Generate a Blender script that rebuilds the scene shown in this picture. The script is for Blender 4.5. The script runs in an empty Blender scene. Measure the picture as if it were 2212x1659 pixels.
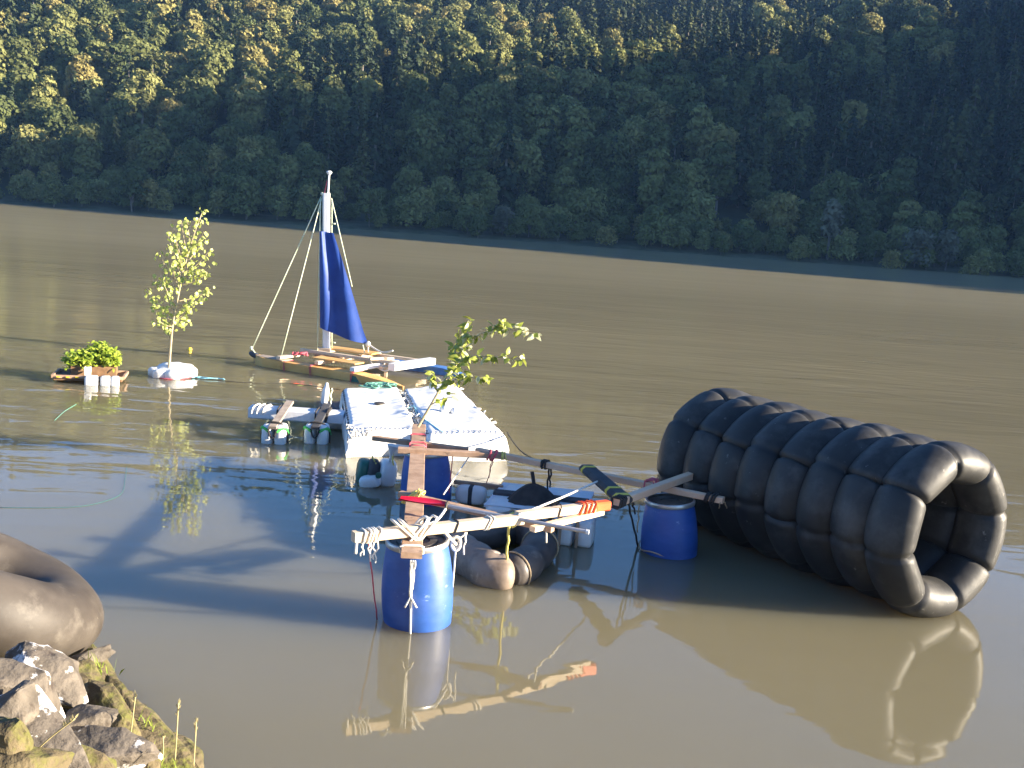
import bpy, bmesh, math, random
import numpy as np
from mathutils import Vector, Matrix, noise as mnoise

PI = math.pi
scene = bpy.context.scene
COL = scene.collection

# ------------------------------------------------------------------ camera
FPX, CX, CY, CAMH = 2268.0, 1106.0, 829.5, 3.2
PITCH, ROLL = math.radians(9.36), math.radians(4.2)
c_f = Vector((0, math.cos(PITCH), -math.sin(PITCH)))
_r0, _u0 = Vector((1, 0, 0)), Vector((0, math.sin(PITCH), math.cos(PITCH)))
c_r = _r0 * math.cos(ROLL) + _u0 * math.sin(ROLL)
c_u = -_r0 * math.sin(ROLL) + _u0 * math.cos(ROLL)
C0 = Vector((0, 0, CAMH))
cam_d = bpy.data.cameras.new('camera')
cam = bpy.data.objects.new('camera', cam_d)
COL.objects.link(cam)
M3 = Matrix((c_r, c_u, -c_f)).transposed()
cam.matrix_world = Matrix.Translation(C0) @ M3.to_4x4()
cam_d.sensor_width = 36.0
cam_d.lens = 36.0 * FPX / 2212.0
cam_d.clip_end = 6000
cam_d.clip_start = 0.05
scene.camera = cam


def W(x, y, z=0.0):
    """where the view ray through a photo point meets the level z"""
    d = c_f + c_r * ((x - CX) / FPX) - c_u * ((y - CY) / FPX)
    t = (z - CAMH) / d.z
    return C0 + d * t


# ------------------------------------------------------------------ light
SUN_AZ, SUN_EL = math.radians(97.0), math.radians(14.3)   # azimuth clockwise from +Y
sun_dir = Vector((math.sin(SUN_AZ) * math.cos(SUN_EL), math.cos(SUN_AZ) * math.cos(SUN_EL), math.sin(SUN_EL)))
world = bpy.data.worlds.new('World')
scene.world = world
world.use_nodes = True
wn = world.node_tree
bg = wn.nodes['Background']
sky = wn.nodes.new('ShaderNodeTexSky')
sky.sky_type = 'NISHITA'
sky.sun_disc = False
sky.sun_elevation = SUN_EL
sky.sun_rotation = SUN_AZ
sky.air_density = 0.8
sky.dust_density = 0.3
sky.ozone_density = 5.5
wn.links.new(sky.outputs[0], bg.inputs[0])
bg.inputs[1].default_value = 0.07
sl = bpy.data.lights.new('sun', 'SUN')
sl.energy = 5.0
sl.angle = math.radians(0.5)
sl.color = (1.0, 0.86, 0.66)
so = bpy.data.objects.new('sun', sl)
COL.objects.link(so)
so.rotation_euler = sun_dir.to_track_quat('Z', 'Y').to_euler()
so.location = (60, -10, 40)
scene.view_settings.view_transform = 'Standard'
scene.view_settings.look = 'None'
scene.view_settings.gamma = 1.0
scene.view_settings.exposure = 2.25
scene.cycles.use_denoising = True
scene.cycles.max_bounces = 6
scene.cycles.transparent_max_bounces = 12


# ------------------------------------------------------------------ materials
def nmat(name):
    m = bpy.data.materials.new(name)
    m.use_nodes = True
    nt = m.node_tree
    return m, nt, nt.nodes['Principled BSDF']


def mat(name, c1, c2=None, rough=0.6, scale=6.0, bump=0.0, bscale=None, spec=0.5, stretch=(1, 1, 1), detail=4,
        spots=None, spot_scale=3.0, spot_edge=(0.58, 0.66), metal=0.0, trans=0.0, rvar=0.0):
    m, nt, b = nmat(name)
    N, L = nt.nodes, nt.links
    tc = N.new('ShaderNodeTexCoord')
    mp = N.new('ShaderNodeMapping')
    mp.inputs['Scale'].default_value = stretch
    L.new(tc.outputs['Object'], mp.inputs[0])
    b.inputs['Roughness'].default_value = rough
    b.inputs['Specular IOR Level'].default_value = spec
    b.inputs['Metallic'].default_value = metal
    n1 = N.new('ShaderNodeTexNoise')
    n1.inputs['Scale'].default_value = scale
    n1.inputs['Detail'].default_value = detail
    L.new(mp.outputs[0], n1.inputs['Vector'])
    mx = N.new('ShaderNodeMix'); mx.data_type = 'RGBA'
    mx.inputs[6].default_value = (*c1, 1)
    mx.inputs[7].default_value = (*(c2 or c1), 1)
    mr = N.new('ShaderNodeMapRange')
    mr.inputs[1].default_value = 0.35; mr.inputs[2].default_value = 0.65
    L.new(n1.outputs[0], mr.inputs[0])
    L.new(mr.outputs[0], mx.inputs[0])
    col = mx.outputs[2]
    for i, (sc, ssc, e0, e1) in enumerate(spots or []):
        n2 = N.new('ShaderNodeTexNoise')
        n2.inputs['Scale'].default_value = ssc
        n2.inputs['Detail'].default_value = 6
        n2.inputs['Roughness'].default_value = 0.65
        mo = N.new('ShaderNodeVectorMath'); mo.operation = 'ADD'
        mo.inputs[1].default_value = (3.1 * i + 5, 7.7 * i, 1.3)
        L.new(mp.outputs[0], mo.inputs[0]); L.new(mo.outputs[0], n2.inputs['Vector'])
        r2 = N.new('ShaderNodeMapRange')
        r2.inputs[1].default_value = e0; r2.inputs[2].default_value = e1
        L.new(n2.outputs[0], r2.inputs[0])
        m2 = N.new('ShaderNodeMix'); m2.data_type = 'RGBA'
        L.new(r2.outputs[0], m2.inputs[0]); L.new(col, m2.inputs[6])
        m2.inputs[7].default_value = (*sc, 1)
        col = m2.outputs[2]
    L.new(col, b.inputs['Base Color'])
    if rvar:
        r3 = N.new('ShaderNodeMapRange')
        r3.inputs[3].default_value = max(0.05, rough - rvar); r3.inputs[4].default_value = min(1, rough + rvar)
        L.new(n1.outputs[0], r3.inputs[0]); L.new(r3.outputs[0], b.inputs['Roughness'])
    if bump:
        n3 = N.new('ShaderNodeTexNoise')
        n3.inputs['Scale'].default_value = bscale or scale * 3
        n3.inputs['Detail'].default_value = 5
        L.new(mp.outputs[0], n3.inputs['Vector'])
        bp = N.new('ShaderNodeBump')
        bp.inputs['Strength'].default_value = 1.0
        bp.inputs['Distance'].default_value = bump
        L.new(n3.outputs[0], bp.inputs['Height'])
        L.new(bp.outputs[0], b.inputs['Normal'])
    if trans:
        tr = N.new('ShaderNodeBsdfTranslucent')
        L.new(col, tr.inputs[0])
        ms = N.new('ShaderNodeMixShader'); ms.inputs[0].default_value = trans
        out = N['Material Output']
        L.new(b.outputs[0], ms.inputs[1]); L.new(tr.outputs[0], ms.inputs[2]); L.new(ms.outputs[0], out.inputs[0])
    return m


def foliage_mat(name, stops, trans=0.25, clump=0.12):
    """leaf colour: differs from tree to tree and a little from clump to clump"""
    m, nt, b = nmat(name)
    N, L = nt.nodes, nt.links
    oi = N.new('ShaderNodeObjectInfo')
    ramp = N.new('ShaderNodeValToRGB')
    ramp.color_ramp.interpolation = 'LINEAR'
    while len(ramp.color_ramp.elements) < len(stops):
        ramp.color_ramp.elements.new(0.5)
    for e, (p, c) in zip(ramp.color_ramp.elements, stops):
        e.position = p; e.color = (*c, 1)
    L.new(oi.outputs['Random'], ramp.inputs[0])
    tc = N.new('ShaderNodeTexCoord')
    n1 = N.new('ShaderNodeTexNoise'); n1.inputs['Scale'].default_value = 0.9; n1.inputs['Detail'].default_value = 3
    L.new(tc.outputs['Object'], n1.inputs['Vector'])
    hs = N.new('ShaderNodeHueSaturation')
    mr = N.new('ShaderNodeMapRange')
    mr.inputs[1].default_value = 0.3; mr.inputs[2].default_value = 0.7
    mr.inputs[3].default_value = 0.65; mr.inputs[4].default_value = 1.35
    L.new(n1.outputs[0], mr.inputs[0]); L.new(mr.outputs[0], hs.inputs['Value'])
    L.new(ramp.outputs[0], hs.inputs['Color'])
    L.new(hs.outputs[0], b.inputs['Base Color'])
    b.inputs['Roughness'].default_value = 0.75
    b.inputs['Specular IOR Level'].default_value = 0.2
    if trans:
        tr = N.new('ShaderNodeBsdfTranslucent'); L.new(hs.outputs[0], tr.inputs[0])
        ms = N.new('ShaderNodeMixShader'); ms.inputs[0].default_value = trans
        L.new(b.outputs[0], ms.inputs[1]); L.new(tr.outputs[0], ms.inputs[2])
        L.new(ms.outputs[0], N['Material Output'].inputs[0])
    return m


MT = {}
MT['rubber'] = mat('black_rubber', (0.018, 0.018, 0.018), (0.034, 0.033, 0.031), rough=0.52, scale=4, rvar=0.1, spec=0.36,
                   spots=[((0.075, 0.072, 0.067), 2.5, 0.5, 0.72), ((0.20, 0.19, 0.17), 12, 0.66, 0.74)], bump=0.003, bscale=9)
MT['strap'] = mat('strap', (0.008, 0.008, 0.008), rough=0.8)
MT['dusty_rubber'] = mat('dusty_rubber', (0.048, 0.040, 0.033), (0.076, 0.064, 0.053), rough=0.6, scale=4, spec=0.4,
                         spots=[((0.042, 0.034, 0.028), 2.6, 0.48, 0.66), ((0.11, 0.096, 0.08), 5, 0.56, 0.72), ((0.33, 0.29, 0.24), 24, 0.70, 0.76)], bump=0.004, bscale=5)
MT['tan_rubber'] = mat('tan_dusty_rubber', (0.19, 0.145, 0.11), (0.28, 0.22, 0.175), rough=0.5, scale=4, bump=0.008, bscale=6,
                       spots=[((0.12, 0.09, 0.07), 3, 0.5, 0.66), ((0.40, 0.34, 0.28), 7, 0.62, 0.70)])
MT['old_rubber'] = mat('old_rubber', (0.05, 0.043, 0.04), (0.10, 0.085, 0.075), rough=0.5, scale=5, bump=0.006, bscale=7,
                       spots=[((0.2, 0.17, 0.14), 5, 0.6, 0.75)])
MT['blue'] = mat('blue_plastic', (0.009, 0.062, 0.28), (0.016, 0.09, 0.36), rough=0.5, scale=3, spec=0.8, bump=0.0015, bscale=8,
                 stretch=(1, 1, 2.2),
                 spots=[((0.05, 0.12, 0.42), 2.0, 0.45, 0.75), ((0.22, 0.31, 0.58), 9, 0.66, 0.72), ((0.6, 0.62, 0.66), 13, 0.72, 0.75)])
MT['scum'] = mat('scum_line', (0.10, 0.11, 0.13), (0.05, 0.09, 0.22), rough=0.7, scale=14)
MT['lid'] = mat('black_lid', (0.03, 0.027, 0.024), (0.10, 0.085, 0.065), rough=0.5, scale=9)
MT['steel'] = mat('galvanised_steel', (0.45, 0.45, 0.44), (0.6, 0.6, 0.58), rough=0.35, scale=9, metal=0.7)
MT['wood'] = mat('pale_timber', (0.60, 0.46, 0.31), (0.70, 0.56, 0.40), rough=0.65, scale=5, stretch=(1, 1, 1), bump=0.002, bscale=22,
                 spots=[((0.27, 0.16, 0.08), 7, 0.66, 0.74)])
MT['wood_brightened'] = mat('brightened_timber', (0.76, 0.46, 0.28), (0.84, 0.56, 0.37), rough=0.6, scale=5, bump=0.002, bscale=22,
                     spots=[((0.36, 0.22, 0.12), 7, 0.68, 0.75)])  # timber with extra warm light put into its colour, for beams in shade
MT['wood_dark'] = mat('weathered_timber', (0.32, 0.20, 0.125), (0.45, 0.30, 0.20), rough=0.75, scale=7, bump=0.003, bscale=20,
                      spots=[((0.12, 0.08, 0.055), 6, 0.6, 0.7)])
MT['wood_grey'] = mat('grey_timber', (0.28, 0.22, 0.17), (0.40, 0.33, 0.26), rough=0.75, scale=8, bump=0.003, bscale=22)
MT['plywood'] = mat('orange_plywood', (0.64, 0.33, 0.09), (0.74, 0.44, 0.15), rough=0.55, scale=3, bump=0.001,
                    spots=[((0.33, 0.17, 0.05), 4, 0.6, 0.75)])
MT['white'] = mat('white_plastic', (0.72, 0.72, 0.70), (0.80, 0.80, 0.79), rough=0.35, scale=5, bump=0.003, bscale=9)
MT['white_board'] = mat('white_board', (0.66, 0.67, 0.70), (0.76, 0.77, 0.79), rough=0.5, scale=5, bump=0.002)
MT['white_film'] = mat('white_film', (0.78, 0.77, 0.75), (0.84, 0.84, 0.83), rough=0.45, scale=3, bump=0.012, bscale=3.5,
                       spots=[((0.60, 0.59, 0.54), 3, 0.6, 0.75)])
MT['white_paint'] = mat('white_paint', (0.76, 0.76, 0.75), (0.82, 0.82, 0.81), rough=0.4, scale=5)
MT['rope_white'] = mat('white_rope', (0.66, 0.62, 0.55), (0.76, 0.73, 0.66), rough=0.85, scale=60)
MT['rope_red'] = mat('red_rope', (0.55, 0.07, 0.10), (0.66, 0.14, 0.17), rough=0.85, scale=60)
MT['rope_dark'] = mat('dark_rope', (0.02, 0.02, 0.02), (0.05, 0.04, 0.035), rough=0.85, scale=60)
MT['rope_yellow'] = mat('yellow_rope', (0.70, 0.58, 0.10), (0.78, 0.68, 0.24), rough=0.85, scale=60)
MT['rope_green'] = mat('green_rope', (0.06, 0.25, 0.18), (0.2, 0.42, 0.34), rough=0.85, scale=50)
MT['rope_dkgreen'] = mat('dark_green_rope', (0.02, 0.09, 0.09), (0.04, 0.14, 0.13), rough=0.85, scale=50)
MT['rope_blue'] = mat('blue_rope', (0.10, 0.38, 0.50), (0.30, 0.58, 0.68), rough=0.85, scale=60)
MT['rope_tan'] = mat('tan_rope', (0.42, 0.30, 0.17), (0.55, 0.42, 0.26), rough=0.85, scale=60)
MT['stay'] = mat('green_white_rope', (0.52, 0.60, 0.40), (0.70, 0.72, 0.56), rough=0.85, scale=9)
MT['orange'] = mat('orange_tape', (0.75, 0.09, 0.01), (0.80, 0.13, 0.02), rough=0.5, scale=9)
MT['red'] = mat('red_plastic', (0.62, 0.008, 0.03), (0.70, 0.015, 0.05), rough=0.35, scale=5)
MT['alu'] = mat('aluminium_tube', (0.42, 0.41, 0.42), (0.5, 0.49, 0.5), rough=0.4, scale=9, metal=0.5)
MT['foam'] = mat('dark_foam', (0.035, 0.035, 0.04), (0.06, 0.06, 0.065), rough=0.8, scale=9)
MT['tape_yellow'] = mat('yellow_tape', (0.68, 0.50, 0.02), (0.74, 0.57, 0.05), rough=0.5)
MT['sail'] = mat('blue_tarp', (0.012, 0.050, 0.26), (0.020, 0.075, 0.36), rough=0.55, scale=2.2, bump=0.01, bscale=3.5, trans=0.22)
MT['dark_green'] = mat('dark_green_plastic', (0.01, 0.10, 0.075), (0.02, 0.14, 0.10), rough=0.4)
MT['green'] = mat('bright_green_band', (0.04, 0.45, 0.06), (0.07, 0.52, 0.10), rough=0.5)
MT['black_cloth'] = mat('black_sack', (0.025, 0.021, 0.02), (0.05, 0.04, 0.036), rough=0.85, scale=9, bump=0.006)
MT['blue_hull'] = mat('blue_hull_paint', (0.05, 0.15, 0.42), (0.10, 0.24, 0.52), rough=0.45, scale=6)
MT['dark_hull'] = mat('dark_hull_tip', (0.03, 0.035, 0.05), (0.06, 0.07, 0.09), rough=0.6)
MT['soil'] = mat('soil_box_wood', (0.16, 0.085, 0.04), (0.24, 0.14, 0.07), rough=0.8, scale=12)
MT['bark'] = mat('pale_bark', (0.36, 0.29, 0.17), (0.48, 0.40, 0.25), rough=0.8, scale=20)
MT['trunk'] = mat('forest_bark', (0.12, 0.10, 0.08), (0.22, 0.19, 0.16), rough=0.9, scale=3)
MT['leaf'] = mat('sapling_leaf', (0.36, 0.43, 0.08), (0.54, 0.57, 0.19), rough=0.42, scale=30, trans=0.35)
MT['leaf_pale'] = mat('pale_leaf', (0.46, 0.48, 0.24), (0.62, 0.62, 0.42), rough=0.38, scale=20, trans=0.3)
MT['leaf_dark'] = mat('green_leaf', (0.18, 0.25, 0.03), (0.42, 0.44, 0.08), rough=0.42, scale=18, trans=0.35)
MT['herb'] = mat('herb_leaf', (0.22, 0.34, 0.03), (0.42, 0.48, 0.06), rough=0.5, scale=14, trans=0.35)
MT['straw'] = mat('dry_grass', (0.42, 0.36, 0.16), (0.55, 0.46, 0.24), rough=0.8, scale=20, trans=0.2)
MT['grass_green'] = mat('green_grass', (0.16, 0.24, 0.03), (0.30, 0.34, 0.06), rough=0.7, scale=20, trans=0.3)
MT['rock'] = mat('grey_rock', (0.075, 0.062, 0.047), (0.155, 0.13, 0.102), rough=0.85, scale=5, bump=0.03, bscale=11,
                 spots=[((0.05, 0.038, 0.028), 7, 0.55, 0.66)])
MT['rock_lichen'] = mat('lichen_rock', (0.075, 0.062, 0.048), (0.15, 0.126, 0.10), rough=0.85, scale=5, bump=0.03, bscale=11, stretch=(1, 1, 1.3),
                        spots=[((0.05, 0.038, 0.03), 7, 0.58, 0.68), ((0.70, 0.68, 0.65), 4.2, 0.48, 0.52)])
MT['rock_moss'] = mat('mossy_rock', (0.075, 0.056, 0.028), (0.135, 0.105, 0.055), rough=0.9, scale=7, bump=0.035, bscale=13,
                      spots=[((0.105, 0.11, 0.014), 5, 0.46, 0.60), ((0.045, 0.033, 0.015), 8, 0.55, 0.64)])
MT['bank'] = mat('bank_soil', (0.09, 0.068, 0.04), (0.15, 0.115, 0.07), rough=0.95, scale=6, bump=0.03, bscale=12,
                 spots=[((0.10, 0.115, 0.02), 3, 0.52, 0.62)])
MT['hill'] = mat('forest_floor', (0.022, 0.030, 0.012), (0.045, 0.05, 0.02), rough=0.95, scale=0.25)
MT['shore_grass'] = mat('shore_grass', (0.045, 0.055, 0.022), (0.085, 0.085, 0.045), rough=0.95, scale=0.8)
MT['crown_broad'] = foliage_mat('broadleaf_crown', [(0.0, (0.080, 0.102, 0.034)), (0.45, (0.150, 0.162, 0.052)),
                                                    (0.8, (0.23, 0.23, 0.078)), (1.0, (0.27, 0.225, 0.075))])
MT['crown_pale'] = foliage_mat('willow_crown', [(0.0, (0.13, 0.13, 0.085)), (1.0, (0.18, 0.175, 0.115))])
MT['crown_conifer'] = foliage_mat('conifer_crown', [(0.0, (0.026, 0.042, 0.022)), (0.7, (0.055, 0.072, 0.028)), (1.0, (0.12, 0.125, 0.042))], trans=0.1)


# ------------------------------------------------------------------ mesh builder and scene helpers
class MB:
    def __init__(s):
        s.v, s.f, s.mi, s.m = [], [], [], 0

    def add(s, vs, fs):
        o = len(s.v)
        s.v.extend(Vector(p) for p in vs)
        for f in fs:
            s.f.append([i + o for i in f]); s.mi.append(s.m)
        return s

    def beam(s, a, b, w, h, ch=0.1, up=(0, 0, 1)):
        a, b = Vector(a), Vector(b)
        d = (b - a).normalized()
        x = d.cross(Vector(up)).normalized()
        y = x.cross(d).normalized()
        c = ch * min(w, h)
        prof = [(-w/2 + c, -h/2), (w/2 - c, -h/2), (w/2, -h/2 + c), (w/2, h/2 - c), (w/2 - c, h/2), (-w/2 + c, h/2), (-w/2, h/2 - c), (-w/2, -h/2 + c)]
        vs = [p + x * u + y * v for p in (a, b) for u, v in prof]
        fs = [[i, (i + 1) % 8, 8 + (i + 1) % 8, 8 + i] for i in range(8)]
        fs += [list(range(7, -1, -1)), list(range(8, 16))]
        return s.add(vs, fs)

    def tube(s, pts, r, n=7, closed=False, rs=None):
        pts = [Vector(p) for p in pts]
        k = len(pts)
        vs, up = [], None
        for i, p in enumerate(pts):
            if closed:
                d = pts[(i + 1) % k] - pts[i - 1]
            else:
                d = pts[min(i + 1, k - 1)] - pts[max(i - 1, 0)]
            if d.length < 1e-9:
                d = Vector((0, 0, 1))
            d.normalize()
            if up is None:
                up = Vector((0, 0, 1)) if abs(d.z) < 0.9 else Vector((1, 0, 0))
            x = d.cross(up)
            if x.length < 1e-6:
                x = d.orthogonal()
            x.normalize()
            y = x.cross(d).normalized()
            up = y
            rr = rs[i] if rs is not None else r
            vs += [p + x * (rr * math.cos(2 * PI * j / n)) + y * (rr * math.sin(2 * PI * j / n)) for j in range(n)]
        fs = []
        for i in range(k if closed else k - 1):
            a, b = i * n, ((i + 1) % k) * n
            fs += [[a + j, a + (j + 1) % n, b + (j + 1) % n, b + j] for j in range(n)]
        if not closed:
            fs += [list(range(n - 1, -1, -1)), list(range((k - 1) * n, k * n))]
        return s.add(vs, fs)

    def lathe(s, prof, c, n=40, mx=None, cap=True):
        mx = mx or Matrix.Identity(3)
        c = Vector(c)
        vs = [c + mx @ Vector((r * math.cos(2 * PI * j / n), r * math.sin(2 * PI * j / n), z)) for r, z in prof for j in range(n)]
        fs = [[i * n + j, i * n + (j + 1) % n, (i + 1) * n + (j + 1) % n, (i + 1) * n + j] for i in range(len(prof) - 1) for j in range(n)]
        if cap:
            fs += [list(range(n - 1, -1, -1)), list(range((len(prof) - 1) * n, len(prof) * n))]
        return s.add(vs, fs)

    def grid(s, fn, nu, nv):
        vs = [fn(i / nu, j / nv) for i in range(nu + 1) for j in range(nv + 1)]
        fs = [[i * (nv + 1) + j, (i + 1) * (nv + 1) + j, (i + 1) * (nv + 1) + j + 1, i * (nv + 1) + j + 1] for i in range(nu) for j in range(nv)]
        return s.add(vs, fs)

    def blob(s, c, rad, mx=None, n=20, m=12, e=1.0, amp=0.0, fr=3.0, seed=0):
        """superellipsoid, e<1 gives a rounded box"""
        mx = mx or Matrix.Identity(3)
        c = Vector(c)
        pw = lambda t: math.copysign(abs(t) ** e, t)
        vs = []
        for i in range(m + 1):
            th = -PI / 2 + PI * i / m
            for j in range(n):
                ph = 2 * PI * j / n
                q = Vector((pw(math.cos(th)) * pw(math.cos(ph)), pw(math.cos(th)) * pw(math.sin(ph)), pw(math.sin(th))))
                if amp:
                    q *= 1 + amp * mnoise.noise(q * fr + Vector((seed * 7.3, seed, 0)))
                vs.append(c + mx @ Vector((q.x * rad[0], q.y * rad[1], q.z * rad[2])))
        fs = [[i * n + j, i * n + (j + 1) % n, (i + 1) * n + (j + 1) % n, (i + 1) * n + j] for i in range(m) for j in range(n)]
        return s.add(vs, fs)

    def wraps(s, p, d, w, h, r, k=4, pitch=0.012, rnd=None, tilt=0.0, up=(0, 0, 1)):
        """turns of cord round a beam of section w x h at p, the beam running along d"""
        rnd = rnd or random.Random(1)
        p, d = Vector(p), Vector(d).normalized()
        x = d.cross(Vector(up)).normalized()
        y = x.cross(d).normalized()
        for i in range(k):
            o = (i - (k - 1) / 2) * pitch + rnd.uniform(-.3, .3) * pitch
            t = tilt + rnd.uniform(-.25, .25)
            hw, hh = w / 2 + r * .8, h / 2 + r * .8
            pr = []
            for u, v in ((-1, -.7), (-.7, -1), (.7, -1), (1, -.7), (1, .7), (.7, 1), (-.7, 1), (-1, .7)):
                pr.append(p + x * (u * hw) + y * (v * hh) + d * (o + t * v * hh))
            s.tube(pr, r, 5, closed=True)
        return s

    def build(s, name, m, parent=None, smooth=True, angle=40):
        me = bpy.data.meshes.new(name)
        org = Vector(ORG.get(parent.name, (0, 0, 0))) if parent else Vector((0, 0, 0))
        me.from_pydata([tuple(p - org) for p in s.v], [], s.f)
        me.update()
        for mm in (m if isinstance(m, (list, tuple)) else [m]):
            me.materials.append(mm)
        if isinstance(m, (list, tuple)):
            me.polygons.foreach_set('material_index', s.mi)
        o = bpy.data.objects.new(name, me)
        COL.objects.link(o)
        bm = bmesh.new(); bm.from_mesh(me)
        bmesh.ops.recalc_face_normals(bm, faces=bm.faces)
        bm.to_mesh(me); bm.free()
        if smooth:
            me.polygons.foreach_set('use_smooth', [True] * len(me.polygons))
            me.set_sharp_from_angle(angle=math.radians(angle))
        if parent:
            o.parent = parent
            ORG[o.name] = org
        return o


ORG = {}


def build_pieces(mb, name, m, parent, gap=.05, **k):
    """one object for every knot or cord: strands closer than gap belong together"""
    n = len(mb.v)
    par = list(range(n))

    def find(i):
        while par[i] != i:
            par[i] = par[par[i]]; i = par[i]
        return i
    for f in mb.f:
        a = find(f[0])
        for i in f[1:]: par[find(i)] = a
    isl = {}
    for i in range(n): isl.setdefault(find(i), []).append(i)
    arr = [np.array([tuple(mb.v[i]) for i in ids]) for ids in isl.values()]
    cl = list(range(len(arr)))
    for i in range(len(arr)):
        for j in range(i):
            if cl[i] != cl[j]:
                if np.any(arr[i].min(0) - gap > arr[j].max(0)) or np.any(arr[j].min(0) - gap > arr[i].max(0)): continue
                d = np.sqrt(((arr[i][:, None] - arr[j][None]) ** 2).sum(-1)).min()
                if d < gap:
                    o, q = cl[i], cl[j]
                    cl = [q if c == o else c for c in cl]
    lab = {}
    for c, ids in zip(cl, isl.values()):
        for i in ids: lab[i] = c
    out = []
    for c in sorted(set(cl)):
        b = MB(); mp = {}
        for f in mb.f:
            if lab[f[0]] != c: continue
            q = []
            for i in f:
                if i not in mp: mp[i] = len(b.v); b.v.append(mb.v[i])
                q.append(mp[i])
            b.f.append(q); b.mi.append(0)
        out.append(b.build(name, m, parent, **k))
    return out


def tag(o, label=None, cat=None, group=None, kind=None):
    if label: o['label'] = label
    if cat: o['category'] = cat
    if group: o['group'] = group
    if kind: o['kind'] = kind
    return o


def thing(name, loc, label, cat, group=None):
    o = bpy.data.objects.new(name, None)
    o.location = loc
    o.empty_display_size = 0.2
    COL.objects.link(o)
    ORG[o.name] = Vector(loc)
    return tag(o, label, cat, group)


def solo(name, mb, m, label, cat, group=None, **k):
    """a thing that is one mesh, its origin at its own middle"""
    lo = sum((Vector(p) for p in mb.v), Vector()) / len(mb.v)
    lo.z = min(p.z for p in mb.v)
    mb.v = [p - lo for p in mb.v]
    o = mb.build(name, m, None, **k)
    o.location = lo
    return tag(o, label, cat, group)


def rope(p, q, sag=0.0, n=10, wob=0.0, seed=0):
    p, q = Vector(p), Vector(q)
    r = random.Random(seed)
    out = []
    for i in range(n + 1):
        t = i / n
        v = p.lerp(q, t) - Vector((0, 0, sag * 4 * t * (1 - t)))
        if wob and 0 < i < n:
            v += Vector((r.uniform(-wob, wob), r.uniform(-wob, wob), r.uniform(-wob, wob) * .3))
        out.append(v)
    return out


def spline(pts, n=8, closed=False):
    pts = [Vector(p) for p in pts]
    k = len(pts)
    out = []
    for i in range(k if closed else k - 1):
        if closed:
            a, b, c, d = pts[i - 1], pts[i], pts[(i + 1) % k], pts[(i + 2) % k]
        else:
            a, b, c, d = pts[max(i - 1, 0)], pts[i], pts[i + 1], pts[min(i + 2, k - 1)]
        for j in range(n):
            t = j / n
            out.append(0.5 * ((2 * b) + (c - a) * t + (2 * a - 5 * b + 4 * c - d) * t * t + (3 * b - a - 3 * c + d) * t ** 3))
    if not closed:
        out.append(pts[-1])
    return out


# ------------------------------------------------------------------ water
SHORE = 115.0


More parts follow.
